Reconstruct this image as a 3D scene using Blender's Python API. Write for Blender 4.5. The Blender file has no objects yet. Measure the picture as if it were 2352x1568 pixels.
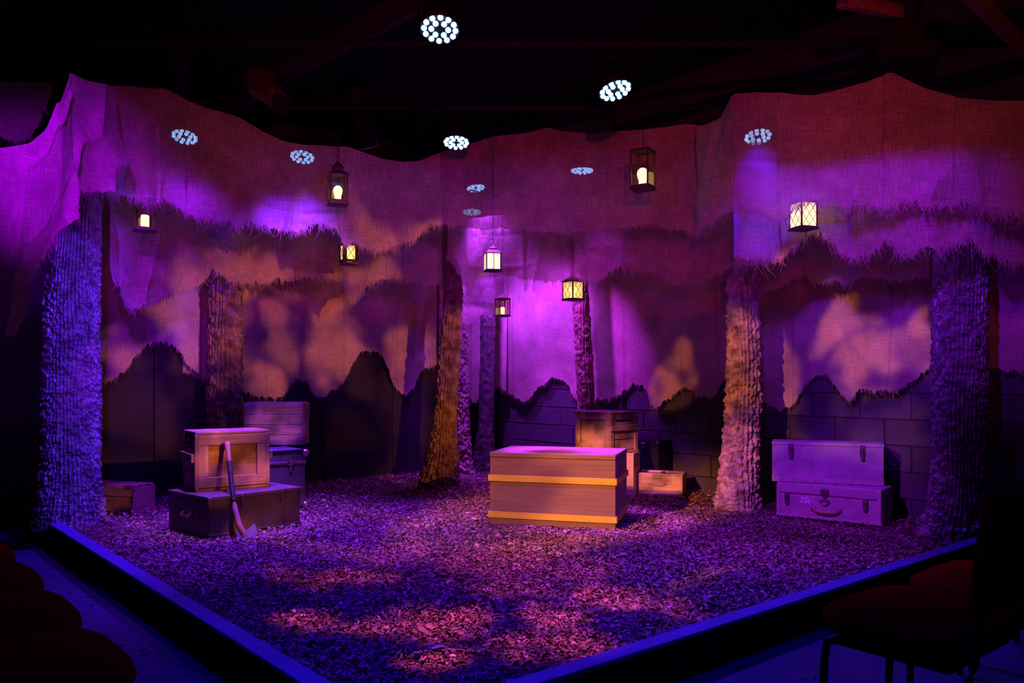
import bpy, bmesh, math, random
import numpy as np
from mathutils import Vector, Matrix

SC = bpy.context.scene
COL = SC.collection
random.seed(7)
RNG = np.random.default_rng(11)
R = math.radians

# ------------------------------------------------------------------ camera
F, CX, HZ, CZ = 1800.0, 1176.0, 875.0, 1.20      # focal (px), centre x, horizon y, eye height (m)
cam_d = bpy.data.cameras.new('camera')
cam_d.sensor_width = 36.0
cam_d.lens = 36.0 * F / 2352.0
cam_d.shift_y = (HZ - 784.0) / 2352.0
cam_d.clip_start = 0.05
cam = bpy.data.objects.new('camera', cam_d)
cam.location = (0, 0, CZ)
cam.rotation_euler = (math.pi / 2, 0, 0)
COL.objects.link(cam)
SC.camera = cam


def at(x, y, Y):
    """world point seen at photo pixel (x, y) at depth Y metres"""
    return Vector(((x - CX) / F * Y, Y, CZ + (HZ - y) / F * Y))


ZS = 0.15                                        # level of the mulch


def ground(x, y, z=ZS):
    return at(x, y, (CZ - z) * F / (y - HZ))


# ------------------------------------------------------------------ plan of the room
E1 = Vector((0.777, 0.629, 0))                  # along the kerb on the right, and the wall on the left
E2 = Vector((-0.660, 0.751, 0))                 # along the kerb on the left, and the wall on the right
C0 = Vector((-0.377, 2.277, 0))                 # outer corner of the kerb
WR = Vector((2.28, 6.97, 0))                    # a point of the block wall
FL = Vector((-2.07, 8.25, 0))                   # a point of the flats
NR = Vector((-0.751, -0.660, 0))                # inward normals
NL = Vector((0.629, -0.777, 0))
AZ1 = math.atan2(E1.y, E1.x)
AZ2 = math.atan2(E2.y, E2.x)


def solve_dir(P, D, x):
    """the point of the line P + s*D (plan) seen at photo column x"""
    k = (x - CX) / F
    s = (k * P.y - P.x) / (D.x - k * D.y)
    return P + D * s


# ------------------------------------------------------------------ world and exposure
w = bpy.data.worlds.new('world')
SC.world = w
w.use_nodes = True
w.node_tree.nodes['Background'].inputs[0].default_value = (0.25, 0.03, 0.6, 1)
w.node_tree.nodes['Background'].inputs[1].default_value = 0.0004
SC.view_settings.view_transform = 'Standard'
SC.view_settings.look = 'None'
SC.view_settings.exposure = 0.0
SC.view_settings.gamma = 1.0
SC.view_settings.use_curve_mapping = False
SC.cycles.use_denoising = True
SC.cycles.max_bounces = 4
SC.cycles.diffuse_bounces = 2
SC.cycles.glossy_bounces = 2
SC.cycles.transmission_bounces = 4
SC.cycles.transparent_max_bounces = 10
SC.cycles.use_adaptive_sampling = True
SC.cycles.adaptive_threshold = 0.05
SC.cycles.sample_clamp_indirect = 2.0

# ------------------------------------------------------------------ lights of the theatre rig, and fills added to it
BLUE = (0.010, 0.002, 1.0)
VIOLET = (0.20, 0.004, 1.0)
PURPLE = (0.42, 0.004, 1.0)
ROSE = (1.0, 0.01, 0.28)
AMBER = (1.0, 0.20, 0.05)


def spot(name, loc, target, energy, color, angle, blend=0.7, radius=0.06, holes=None, noise=None, seed=0.0, shutter=None):
    """a stage lantern; holes = cut-outs of its gobo plate as (point it reaches, radius there in metres)"""
    d = bpy.data.lights.new(name, 'SPOT')
    d.energy = energy
    d.color = color
    d.spot_size = R(angle)
    d.spot_blend = blend
    d.shadow_soft_size = radius
    o = bpy.data.objects.new(name, d)
    COL.objects.link(o)
    o.location = loc
    q = (Vector(target) - Vector(loc)).to_track_quat('-Z', 'Y')
    o.rotation_euler = q.to_euler()
    if holes is None and noise is None and shutter is None:
        return o
    d.use_nodes = True
    nt = d.node_tree
    em = nt.nodes['Emission']
    L = nt.links.new
    tc = nt.nodes.new('ShaderNodeTexCoord')
    nz = nt.nodes.new('ShaderNodeTexNoise')
    nz.inputs['Detail'].default_value = 2.0
    nz.inputs['Roughness'].default_value = 0.5
    mp = nt.nodes.new('ShaderNodeMapping')
    mp.inputs['Location'].default_value = (seed, seed * 0.7, seed * 1.3)
    L(tc.outputs['Normal'], mp.inputs[0])
    L(mp.outputs[0], nz.inputs['Vector'])
    out = None

    def math_(op, x, y):
        n_ = nt.nodes.new('ShaderNodeMath')
        n_.operation = op
        for i_, v_ in enumerate((x, y)):
            if isinstance(v_, (int, float)):
                n_.inputs[i_].default_value = v_
            else:
                L(v_, n_.inputs[i_])
        return n_.outputs[0]

    def ramp(x, x0, x1, y0, y1):
        r_ = nt.nodes.new('ShaderNodeMapRange')
        r_.interpolation_type = 'SMOOTHSTEP'
        for i_, v_ in enumerate((x0, x1, y0, y1)):
            r_.inputs[i_ + 1].default_value = v_
        L(x, r_.inputs[0])
        return r_.outputs[0]
    if holes:
        nz.inputs['Scale'].default_value = 16.0
        wob = nt.nodes.new('ShaderNodeVectorMath')
        wob.operation = 'MULTIPLY_ADD'
        wob.inputs[1].default_value = (0.11, 0.11, 0.11)
        L(nz.outputs['Color'], wob.inputs[0])
        off = nt.nodes.new('ShaderNodeVectorMath')
        off.operation = 'SUBTRACT'
        off.inputs[1].default_value = (0.055, 0.055, 0.055)
        L(tc.outputs['Normal'], off.inputs[0])
        L(off.outputs[0], wob.inputs[2])
        for h in holes:
            dv = q.inverted() @ (Vector(h[0]) - Vector(loc))
            rad = h[1] / dv.length
            dv.normalize()
            ds = nt.nodes.new('ShaderNodeVectorMath')
            ds.operation = 'DISTANCE'
            L(wob.outputs[0], ds.inputs[0])
            ds.inputs[1].default_value = dv
            k = ramp(ds.outputs['Value'], rad * 0.45, rad * 1.35, h[2] if len(h) > 2 else 1.0, 0.0)
            out = k if out is None else math_('MAXIMUM', out, k)
    if noise:
        if not holes:
            nz.inputs['Scale'].default_value = noise[0]
        k = ramp(nz.outputs[0], noise[1], noise[2], noise[3], 1.0)
        out = k if out is None else math_('MULTIPLY', out, k)
    if shutter is not None:                       # top shutter blade: cuts the beam above this slope
        sp = nt.nodes.new('ShaderNodeSeparateXYZ')
        L(tc.outputs['Normal'], sp.inputs[0])
        hi = shutter[1] if isinstance(shutter, tuple) else shutter
        k = ramp(sp.outputs[1], hi - 0.02, hi + 0.02, 1.0, 0.0)
        out = k if out is None else math_('MULTIPLY', out, k)
        if isinstance(shutter, tuple):            # bottom blade as well
            k = ramp(sp.outputs[1], shutter[0] - 0.02, shutter[0] + 0.02, 0.0, 1.0)
            out = math_('MULTIPLY', out, k)
    L(out, em.inputs['Strength'])
    return o


def on_left(x, y, r, k=1.0):                      # gobo cut-out reaching the left wall at photo pixel (x, y), radius in pixels
    Y = solve_dir(FL, E1, x).y - 0.1
    return (at(x, y, Y), r / F * Y, k)


def on_right(x, y, r, k=1.0):
    Y = solve_dir(WR, E2, x).y - 0.1
    return (at(x, y, Y), r / F * Y, k)


def on_at(x, y, r, Y, k=1.0):
    return (at(x, y, Y), r / F * Y, k)


def on_floor(x, y, r, k=1.0):
    p = ground(x, y)
    return (p, r / F * p.y, k)


# front-of-house profile lanterns with cut gobos (amber), hung above the audience
spot('profile_light', (2.7, 0.7, 2.35), (-2.2, 7.6, 1.2), 1650, (1.0, 0.25, 0.06), 54, 0.2, 0.03, [
    on_left(790, 800, 70), on_left(765, 715, 45), on_left(845, 875, 55), on_left(950, 790, 75), on_left(600, 870, 60), on_left(640, 730, 40, .6), on_left(655, 800, 50, .6),
    on_left(410, 705, 60), on_left(305, 825, 60), on_left(345, 960, 110, 1.0), on_left(800, 1000, 60, .25),
    on_at(530, 600, 75, 6.8), on_at(710, 595, 65, 7.1, .7), on_at(818, 630, 52, 7.3), on_at(620, 620, 65, 6.9), on_at(440, 640, 60, 6.6),
    on_at(1030, 790, 80, 7.8, .8), on_at(1025, 880, 80, 7.8, .9), on_at(1020, 970, 80, 7.8, .9), on_at(1010, 1060, 60, 7.8, .5), on_at(517, 760, 80, 7.2), on_at(517, 880, 50, 7.2, .5), on_at(520, 1050, 95, 5.5), on_at(630, 1160, 70, 5.5, .3),
    on_at(640, 980, 60, 6.8, .6), on_at(300, 1130, 60, 6.0, .8), on_floor(620, 1230, 60, .6), on_floor(850, 1180, 80, .5), on_floor(760, 1260, 60, .5)], None, 1.3)
spot('profile_light', (-2.4, 1.2, 3.05), (2.6, 6.6, 1.2), 1500, (1.0, 0.27, 0.06), 54, 0.2, 0.03, [
    on_right(1945, 760, 75), on_right(1900, 720, 45), on_right(2030, 815, 60), on_right(2085, 760, 35), on_right(1985, 865, 50), on_right(1560, 820, 40, .7),
    on_right(1530, 890, 40, .7), on_right(1780, 850, 30, .7), on_right(1960, 990, 80, .6), on_right(2060, 990, 80, .5), on_right(1230, 715, 40), on_right(1190, 690, 35),
    on_at(1360, 1000, 70, 7.1), on_at(1440, 1080, 60, 7.2), on_at(1515, 1110, 75, 7.1), on_at(1705, 800, 70, 6.4), on_at(1700, 900, 60, 6.4, .9), on_at(1690, 1040, 80, 6.4, .9),
    on_floor(1300, 1260, 90, .5), on_floor(1620, 1330, 60, .4)], None, 4.1)
spot('profile_light', (-2.6, 1.0, 3.0), (0.25, 6.0, 0.45), 2100, (1.0, 0.29, 0.03), 22, 0.6, 0.03, None, (8.0, 0.38, 0.56, 0.4), 7.7, 0.1)
spot('profile_light', (0.2, 1.6, 3.6), (0.2, 4.2, 0.1), 1000, (1.0, 0.13, 0.24), 60, 0.3, 0.03, [
    on_floor(1000, 1430, 110), on_floor(1270, 1425, 85), on_floor(1410, 1375, 105), on_floor(800, 1330, 85, .6), on_floor(1150, 1290, 130, .6), on_floor(950, 1270, 110, .5),
    on_floor(1030, 1520, 80), on_floor(1340, 1475, 85, .8), on_floor(690, 1425, 70, .7), on_floor(1180, 1350, 110, .5), on_floor(860, 1450, 90, .7), on_floor(1330, 1310, 110, .5),
    on_floor(1560, 1400, 70, .35), on_floor(1200, 1480, 90, .6), on_floor(650, 1320, 60, .35)], None, 9.2)
# LED washes, purple and blue, out of view over the audience; added fills are marked
spot('wash_and_fill', (-1.2, 2.2, 3.4), (2.6, 6.2, 0.7), 1250, (0.35, 0.014, 1.0), 44, 0.5, 0.06, [
    on_at(1905, 1090, 220, 5.9), on_at(1690, 1080, 100, 6.4, .8), on_floor(1830, 1260, 230, .6), on_floor(1560, 1220, 120, .4), on_at(2200, 900, 260, 5.4, .08), on_at(1440, 1050, 120, 7.1, .45)], None, 2.2)
spot('wash_and_fill', (1.3, 2.0, 3.4), (-3.3, 6.0, 1.1), 4200, (0.09, 0.02, 1.0), 26, 0.5, 0.06,
     [on_at(163, yy, 105, 5.8, kk) for yy, kk in ((620, .7), (720, 1), (820, 1), (920, 1), (1020, .9), (1110, .8), (1190, .6))], None, 3.1)
spot('wash_and_fill', (1.4, 1.2, 2.4), (-1.6, 8.2, 1.7), 440, (0.14, 0.002, 1.0), 36, 0.9, 0.06, None, None, 0, (-0.10, 0.2))  # violet fill added for the left wall, from no known fixture
spot('wash_and_fill', (-1.2, 1.2, 2.4), (1.0, 8.1, 1.7), 220, (0.34, 0.006, 1.0), 34, 0.9, 0.06, None, None, 0, (-0.09, 0.2))  # its partner, added to fill the right wall and burlap
spot('wash_and_fill', (0.0, 2.3, 3.9), (0.0, 3.0, 0.0), 420, (0.004, 0.001, 1.0), 74, 0.3)
spot('wash_and_fill', (0.6, 2.4, 3.0), (2.2, 4.95, 2.22), 760, (0.17, 0.004, 1.0), 34, 0.9, 0.06, None, None, 0, 0.10)
spot('wash_and_fill', (-1.4, 2.2, 2.8), (-2.5, 4.2, 2.4), 850, (0.28, 0.0, 1.0), 36, 0.9)
spot('wash_and_fill', (0.3, -0.6, 2.3), (0.0, 6.3, 2.6), 350, (1.0, 0.02, 0.20), 60, 0.8, 0.06, None, None, 0, (-0.09, 0.3))  # rose fill added behind the camera to tint the front canopy
spot('wash_and_fill', (1.0, 1.4, 3.2), (2.9, 4.8, 2.9), 90, (1.0, 0.08, 0.10), 50, 0.9)  # added red fill for the top of the right canopy
spot('wash_and_fill', (0.0, 4.85, 3.3), (0.1, 5.3, 0.0), 230, (0.42, 0.03, 1.0), 64, 0.8)  # purple fill added above the stage to brighten the mulch and box tops
# beam of the brown barrelled spotlight above the left canopy, down on the crates
spot('wash_and_fill', (-1.75, 5.25, 3.15), (-2.0, 5.75, 0.5), 1000, (0.24, 0.05, 1.0), 36, 0.8)
# unseen fills added behind the canopy
spot('wash_and_fill', (0.2, 7.6, 2.7), (0.9, 8.6, 1.05), 330, (0.38, 0.02, 1.0), 66, 0.9)  # added to brighten the backcloth behind the slim leaning tree
spot('wash_and_fill', (-2.55, 6.95, 3.2), (-3.0, 7.45, 0.7), 150, (0.02, 0.0, 1.0), 40, 0.8)  # added to turn the wall beside the second tree blue

# ------------------------------------------------------------------ helpers: materials


def nm(m):
    m.use_nodes = True
    nt = m.node_tree
    return nt, nt.nodes['Principled BSDF']


def plain(name, col, rough=0.6, spec=0.3, metal=0.0, bump=0.0, bscale=60, var=0.0, vscale=8.0):
    m = bpy.data.materials.new(name)
    nt, p = nm(m)
    p.inputs['Base Color'].default_value = (*col, 1)
    p.inputs['Roughness'].default_value = rough
    p.inputs['Specular IOR Level'].default_value = spec
    p.inputs['Metallic'].default_value = metal
    tc = nt.nodes.new('ShaderNodeTexCoord')
    if var:
        nz = nt.nodes.new('ShaderNodeTexNoise')
        nz.inputs['Scale'].default_value = vscale
        nz.inputs['Detail'].default_value = 5
        rp = nt.nodes.new('ShaderNodeValToRGB')
        rp.color_ramp.elements[0].position = 0.3
        rp.color_ramp.elements[1].position = 0.7
        rp.color_ramp.elements[0].color = (*[c * (1 - var) for c in col], 1)
        rp.color_ramp.elements[1].color = (*[min(1, c * (1 + var)) for c in col], 1)
        nt.links.new(tc.outputs['Object'], nz.inputs['Vector'])
        nt.links.new(nz.outputs[0], rp.inputs[0])
        nt.links.new(rp.outputs[0], p.inputs['Base Color'])
    if bump:
        nz = nt.nodes.new('ShaderNodeTexNoise')
        nz.inputs['Scale'].default_value = bscale
        nz.inputs['Detail'].default_value = 4
        bp = nt.nodes.new('ShaderNodeBump')
        bp.inputs['Strength'].default_value = bump
        bp.inputs['Distance'].default_value = 0.01
        nt.links.new(tc.outputs['Object'], nz.inputs['Vector'])
        nt.links.new(nz.outputs[0], bp.inputs['Height'])
        nt.links.new(bp.outputs[0], p.inputs['Normal'])
    return m


def wood(name, c0, c1, rough=0.55, axis=0, stain=None, spec=0.25):
    """grain running along the given local axis, with soft darker stains"""
    m = bpy.data.materials.new(name)
    nt, p = nm(m)
    p.inputs['Roughness'].default_value = rough
    p.inputs['Specular IOR Level'].default_value = spec
    tc = nt.nodes.new('ShaderNodeTexCoord')
    mp = nt.nodes.new('ShaderNodeMapping')
    s = [45.0, 45.0, 45.0]
    s[axis] = 2.5
    mp.inputs['Scale'].default_value = s
    nz = nt.nodes.new('ShaderNodeTexNoise')
    nz.inputs['Scale'].default_value = 1.0
    nz.inputs['Detail'].default_value = 6
    nz.inputs['Distortion'].default_value = 0.6
    rp = nt.nodes.new('ShaderNodeValToRGB')
    rp.color_ramp.elements[0].position = 0.28
    rp.color_ramp.elements[1].position = 0.72
    rp.color_ramp.elements[0].color = (*c0, 1)
    rp.color_ramp.elements[1].color = (*c1, 1)
    nt.links.new(tc.outputs['Object'], mp.inputs[0])
    nt.links.new(mp.outputs[0], nz.inputs['Vector'])
    nt.links.new(nz.outputs[0], rp.inputs[0])
    out = rp.outputs[0]
    if stain:
        n2 = nt.nodes.new('ShaderNodeTexNoise')
        n2.inputs['Scale'].default_value = stain[0]
        n2.inputs['Detail'].default_value = 3
        r2 = nt.nodes.new('ShaderNodeMapRange')
        r2.inputs[1].default_value = 0.42
        r2.inputs[2].default_value = 0.62
        r2.inputs[3].default_value = stain[1]
        r2.inputs[4].default_value = 1.0
        mx = nt.nodes.new('ShaderNodeVectorMath')
        mx.operation = 'SCALE'
        nt.links.new(tc.outputs['Object'], n2.inputs['Vector'])
        nt.links.new(n2.outputs[0], r2.inputs[0])
        nt.links.new(out, mx.inputs[0])
        nt.links.new(r2.outputs[0], mx.inputs['Scale'])
        out = mx.outputs[0]
    nt.links.new(out, p.inputs['Base Color'])
    bp = nt.nodes.new('ShaderNodeBump')
    bp.inputs['Strength'].default_value = 0.25
    bp.inputs['Distance'].default_value = 0.004
    nt.links.new(nz.outputs[0], bp.inputs['Height'])
    nt.links.new(bp.outputs[0], p.inputs['Normal'])
    return m


def emit(name, col, strength):
    m = bpy.data.materials.new(name)
    m.use_nodes = True
    nt = m.node_tree
    nt.nodes.remove(nt.nodes['Principled BSDF'])
    e = nt.nodes.new('ShaderNodeEmission')
    e.inputs[0].default_value = (*col, 1)
    e.inputs[1].default_value = strength
    nt.links.new(e.outputs[0], nt.nodes['Material Output'].inputs[0])
    return m


def burlap(name, col, see=0.2, trans=0.35):
    """open-weave jute: diffuse + light passing through + gaps between the threads"""
    m = bpy.data.materials.new(name)
    m.use_nodes = True
    nt = m.node_tree
    nt.nodes.remove(nt.nodes['Principled BSDF'])
    L = nt.links.new
    uv = nt.nodes.new('ShaderNodeUVMap')

    def thread(sx, sy):
        mp = nt.nodes.new('ShaderNodeMapping')
        mp.inputs['Scale'].default_value = (sx, sy, 1)
        nz = nt.nodes.new('ShaderNodeTexNoise')
        nz.noise_dimensions = '2D'
        nz.inputs['Scale'].default_value = 1.0
        nz.inputs['Detail'].default_value = 1
        L(uv.outputs[0], mp.inputs[0])
        L(mp.outputs[0], nz.inputs['Vector'])
        return nz.outputs[0]
    a, b = thread(330, 9), thread(9, 330)
    ad = nt.nodes.new('ShaderNodeMath')
    ad.operation = 'ADD'
    L(a, ad.inputs[0])
    L(b, ad.inputs[1])
    blot = nt.nodes.new('ShaderNodeTexNoise')
    blot.noise_dimensions = '2D'
    blot.inputs['Scale'].default_value = 3.0
    blot.inputs['Detail'].default_value = 2
    L(uv.outputs[0], blot.inputs['Vector'])
    mr = nt.nodes.new('ShaderNodeMapRange')
    mr.inputs[1].default_value = 0.7
    mr.inputs[2].default_value = 1.3
    mr.inputs[3].default_value = 0.76
    mr.inputs[4].default_value = 1.22
    L(ad.outputs[0], mr.inputs[0])
    m2 = nt.nodes.new('ShaderNodeMapRange')
    m2.inputs[1].default_value = 0.3
    m2.inputs[2].default_value = 0.7
    m2.inputs[3].default_value = 0.8
    m2.inputs[4].default_value = 1.15
    L(blot.outputs[0], m2.inputs[0])
    mu = nt.nodes.new('ShaderNodeMath')
    mu.operation = 'MULTIPLY'
    L(mr.outputs[0], mu.inputs[0])
    L(m2.outputs[0], mu.inputs[1])
    sc = nt.nodes.new('ShaderNodeVectorMath')
    sc.operation = 'SCALE'
    sc.inputs[0].default_value = col
    L(mu.outputs[0], sc.inputs['Scale'])
    df = nt.nodes.new('ShaderNodeBsdfDiffuse')
    tl = nt.nodes.new('ShaderNodeBsdfTranslucent')
    tp = nt.nodes.new('ShaderNodeBsdfTransparent')
    L(sc.outputs[0], df.inputs[0])
    L(sc.outputs[0], tl.inputs[0])
    mx = nt.nodes.new('ShaderNodeMixShader')
    mx.inputs[0].default_value = trans
    L(df.outputs[0], mx.inputs[1])
    L(tl.outputs[0], mx.inputs[2])
    m3 = nt.nodes.new('ShaderNodeMapRange')
    m3.inputs[1].default_value = 0.75
    m3.inputs[2].default_value = 1.25
    m3.inputs[3].default_value = see * 1.6
    m3.inputs[4].default_value = see * 0.4
    L(ad.outputs[0], m3.inputs[0])
    m4 = nt.nodes.new('ShaderNodeMixShader')
    L(m3.outputs[0], m4.inputs[0])
    L(mx.outputs[0], m4.inputs[1])
    L(tp.outputs[0], m4.inputs[2])
    L(m4.outputs[0], nt.nodes['Material Output'].inputs[0])
    return m


def glass(name, tint=(1, 1, 1), gloss=0.06, frost=0.0, fcol=(1, 0.8, 0.5), lit=0.0):
    m = bpy.data.materials.new(name)
    m.use_nodes = True
    nt = m.node_tree
    nt.nodes.remove(nt.nodes['Principled BSDF'])
    tp = nt.nodes.new('ShaderNodeBsdfTransparent')
    tp.inputs[0].default_value = (*tint, 1)
    gl = nt.nodes.new('ShaderNodeBsdfGlossy')
    gl.inputs['Roughness'].default_value = 0.05
    mx = nt.nodes.new('ShaderNodeMixShader')
    mx.inputs[0].default_value = gloss
    nt.links.new(tp.outputs[0], mx.inputs[1])
    nt.links.new(gl.outputs[0], mx.inputs[2])
    out = mx
    if frost:
        tl = nt.nodes.new('ShaderNodeBsdfTranslucent')
        tl.inputs[0].default_value = (*fcol, 1)
        m2 = nt.nodes.new('ShaderNodeMixShader')
        m2.inputs[0].default_value = frost
        nt.links.new(mx.outputs[0], m2.inputs[1])
        nt.links.new(tl.outputs[0], m2.inputs[2])
        out = m2
    if lit:                                       # frosted pane of a burning lantern
        em = nt.nodes.new('ShaderNodeEmission')
        em.inputs[0].default_value = (1.0, 0.78, 0.42, 1)
        em.inputs[1].default_value = lit
        ad = nt.nodes.new('ShaderNodeAddShader')
        nt.links.new(out.outputs[0], ad.inputs[0])
        nt.links.new(em.outputs[0], ad.inputs[1])
        out = ad
    nt.links.new(out.outputs[0], nt.nodes['Material Output'].inputs[0])
    return m


def attr_mat(name, rough=0.7, spec=0.3):
    m = bpy.data.materials.new(name)
    nt, p = nm(m)
    a = nt.nodes.new('ShaderNodeVertexColor')
    a.layer_name = 'Col'
    nt.links.new(a.outputs[0], p.inputs['Base Color'])
    p.inputs['Roughness'].default_value = rough
    p.inputs['Specular IOR Level'].default_value = spec
    return m


def bark(name, c0, c1, rough=0.38, spec=0.5):
    m = bpy.data.materials.new(name)
    nt, p = nm(m)
    p.inputs['Roughness'].default_value = rough
    p.inputs['Specular IOR Level'].default_value = spec
    tc = nt.nodes.new('ShaderNodeTexCoord')
    nz = nt.nodes.new('ShaderNodeTexNoise')
    nz.inputs['Scale'].default_value = 14
    nz.inputs['Detail'].default_value = 6
    rp = nt.nodes.new('ShaderNodeValToRGB')
    rp.color_ramp.elements[0].position = 0.35
    rp.color_ramp.elements[1].position = 0.68
    rp.color_ramp.elements[0].color = (*c0, 1)
    rp.color_ramp.elements[1].color = (*c1, 1)
    nt.links.new(tc.outputs['Object'], nz.inputs['Vector'])
    nt.links.new(nz.outputs[0], rp.inputs[0])
    nt.links.new(rp.outputs[0], p.inputs['Base Color'])
    n2 = nt.nodes.new('ShaderNodeTexNoise')
    n2.inputs['Scale'].default_value = 70
    n2.inputs['Detail'].default_value = 3
    bp = nt.nodes.new('ShaderNodeBump')
    bp.inputs['Strength'].default_value = 0.6
    bp.inputs['Distance'].default_value = 0.008
    nt.links.new(tc.outputs['Object'], n2.inputs['Vector'])
    nt.links.new(n2.outputs[0], bp.inputs['Height'])
    nt.links.new(bp.outputs[0], p.inputs['Normal'])
    return m


M = dict(
    black=plain('black_paint', (0.012, 0.012, 0.014), 0.75, 0.2, bump=0.15, bscale=90),
    wallblack=plain('dark_wall_paint', (0.034, 0.030, 0.031), 0.8, 0.15, bump=0.25, bscale=70, var=0.25, vscale=2.0),
    block=plain('painted_block', (0.085, 0.075, 0.078), 0.75, 0.2, bump=0.5, bscale=55, var=0.2, vscale=3.0),
    ceil=plain('ceiling_black', (0.008, 0.008, 0.009), 0.9, 0.1),
    joist=wood('joist_wood', (0.18, 0.09, 0.045), (0.35, 0.2, 0.1), 0.7, 0),
    floor=plain('audience_floor', (0.022, 0.026, 0.065), 0.55, 0.3, bump=0.1, var=0.2, vscale=5),
    curb=plain('curb_paint', (0.075, 0.085, 0.26), 0.55, 0.3, bump=0.2, bscale=40, var=0.2, vscale=6),
    curbface=plain('curb_face_black', (0.006, 0.006, 0.007), 0.9, 0.1),
    soil=plain('mulch_bed', (0.10, 0.055, 0.04), 0.9, 0.1, bump=0.8, bscale=60, var=0.5, vscale=25),
    chips=attr_mat('wood_chips', 0.6, 0.35),
    burlap=burlap('burlap_natural', (0.56, 0.42, 0.30), 0.20, 0.38),
    burlap_thin=burlap('burlap_thin', (0.56, 0.42, 0.30), 0.30, 0.42),
    burlap_back=burlap('burlap_backing', (0.58, 0.42, 0.30), 0.04, 0.2),
    bark_dark=bark('bark_dark', (0.06, 0.05, 0.045), (0.24, 0.19, 0.17), 0.30, 0.8),
    bark_brown=bark('bark_brown', (0.10, 0.06, 0.035), (0.36, 0.23, 0.13), 0.45, 0.45),
    bark_pale=bark('bark_pale', (0.20, 0.13, 0.10), (0.62, 0.45, 0.34), 0.4, 0.5),
    ply=wood('chest_ply', (0.25, 0.165, 0.12), (0.36, 0.24, 0.17), 0.6, 0),
    band=wood('chest_band_yellow', (0.72, 0.62, 0.05), (0.92, 0.82, 0.09), 0.5, 0),
    crate=wood('crate_pine', (0.42, 0.26, 0.13), (0.66, 0.44, 0.24), 0.5, 0, (4.5, 0.45)),
    crate_v=wood('crate_pine_upright', (0.42, 0.26, 0.13), (0.66, 0.44, 0.24), 0.5, 2, (4.5, 0.5)),
    crate_in=wood('crate_inner_board', (0.36, 0.21, 0.09), (0.58, 0.36, 0.16), 0.5, 0, (5.0, 0.35)),
    crate2=wood('crate_weathered', (0.46, 0.30, 0.22), (0.75, 0.54, 0.42), 0.55, 0, (5.0, 0.4)),
    crate2v=wood('crate_weathered_upright', (0.46, 0.30, 0.22), (0.75, 0.54, 0.42), 0.55, 2, (5.0, 0.4)),
    trunk_dark=plain('trunk_dark', (0.13, 0.10, 0.08), 0.55, 0.35, bump=0.2, var=0.25, vscale=7),
    case=plain('case_laminate', (0.16, 0.13, 0.14), 0.4, 0.4, bump=0.1, var=0.25, vscale=9),
    steel=plain('worn_steel', (0.62, 0.58, 0.55), 0.32, 0.5, 1.0),
    iron=plain('dark_iron', (0.20, 0.16, 0.13), 0.45, 0.5, 0.8),
    suit=plain('suitcase_fibre', (0.40, 0.36, 0.34), 0.55, 0.35, bump=0.2, bscale=120, var=0.22, vscale=9),
    suit2=plain('suitcase_tan', (0.42, 0.34, 0.30), 0.5, 0.4, bump=0.2, bscale=150, var=0.18, vscale=12),
    edge=plain('suitcase_edge', (0.50, 0.38, 0.32), 0.5, 0.4, var=0.2, vscale=30),
    leather=plain('leather_handle', (0.52, 0.16, 0.10), 0.45, 0.5, bump=0.2),
    sticker=plain('torn_paper', (0.85, 0.84, 0.80), 0.7, 0.2),
    lid_pale=plain('smooth_pale_box', (0.62, 0.42, 0.34), 0.5, 0.3, var=0.08, vscale=6),
    axe_h=wood('axe_handle', (0.34, 0.17, 0.12), (0.5, 0.27, 0.19), 0.4, 2),
    axe_m=plain('axe_head_steel', (0.24, 0.20, 0.20), 0.5, 0.4, 0.6, var=0.2, vscale=20),
    grip=plain('grip_tape', (0.03, 0.025, 0.025), 0.5, 0.5),
    lantern=plain('lantern_bronze', (0.10, 0.055, 0.035), 0.5, 0.4, 0.3),
    lanternb=plain('lantern_black', (0.02, 0.016, 0.014), 0.5, 0.4),
    cord=plain('cord_black', (0.015, 0.013, 0.013), 0.6, 0.3),
    glass=glass('lantern_glass', (1, 0.96, 0.86), 0.05),
    amberglass=glass('lantern_amber_glass', (1, 0.9, 0.55), 0.05, 0.22, (1, 0.75, 0.25), 0.25),
    frost=glass('lantern_frosted_glass', (1, 0.95, 0.85), 0.04, 0.6, (1, 0.85, 0.6)),
    litpane=glass('lantern_lit_glass', (1, 0.95, 0.85), 0.04, 0.5, (1, 0.85, 0.6), 0.75),
    bulb_soft=emit('candle_soft', (1.0, 0.72, 0.34), 0.9),
    bulb=emit('bulb_warm', (1.0, 0.72, 0.34), 3.2),
    led=emit('led_lens', (0.25, 0.5, 1.0), 4.0),
    fixture=plain('fixture_black', (0.005, 0.005, 0.005), 0.6, 0.15),
    pipe=plain('pipe_black', (0.006, 0.006, 0.006), 0.6, 0.2),
    gel=plain('gel_frame', (0.22, 0.21, 0.20), 0.5, 0.3),
    rust=plain('rust_can', (0.07, 0.028, 0.014), 0.5, 0.4, bump=0.2, var=0.3),
    seat=plain('seat_fabric', (0.17, 0.008, 0.002), 0.9, 0.0, bump=0.2, bscale=200),
    tube=plain('chair_tube', (0.004, 0.004, 0.004), 0.6, 0.15),
    chrome=plain('chair_chrome', (0.5, 0.45, 0.4), 0.3, 0.5, 1.0),
)

for k_ in ('led', 'litpane', 'amberglass'):        # small emitters: found by bounced rays, not worth sampling as lights
    M[k_].cycles.emission_sampling = 'NONE'

# ------------------------------------------------------------------ helpers: meshes and objects


def mesh_obj(name, me, mat, parent=None):
    o = bpy.data.objects.new(name, me)
    COL.objects.link(o)
    if mat is not None and not me.materials:
        me.materials.append(M[mat] if isinstance(mat, str) else mat)
    if parent is not None:
        o.parent = parent
    return o


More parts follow.
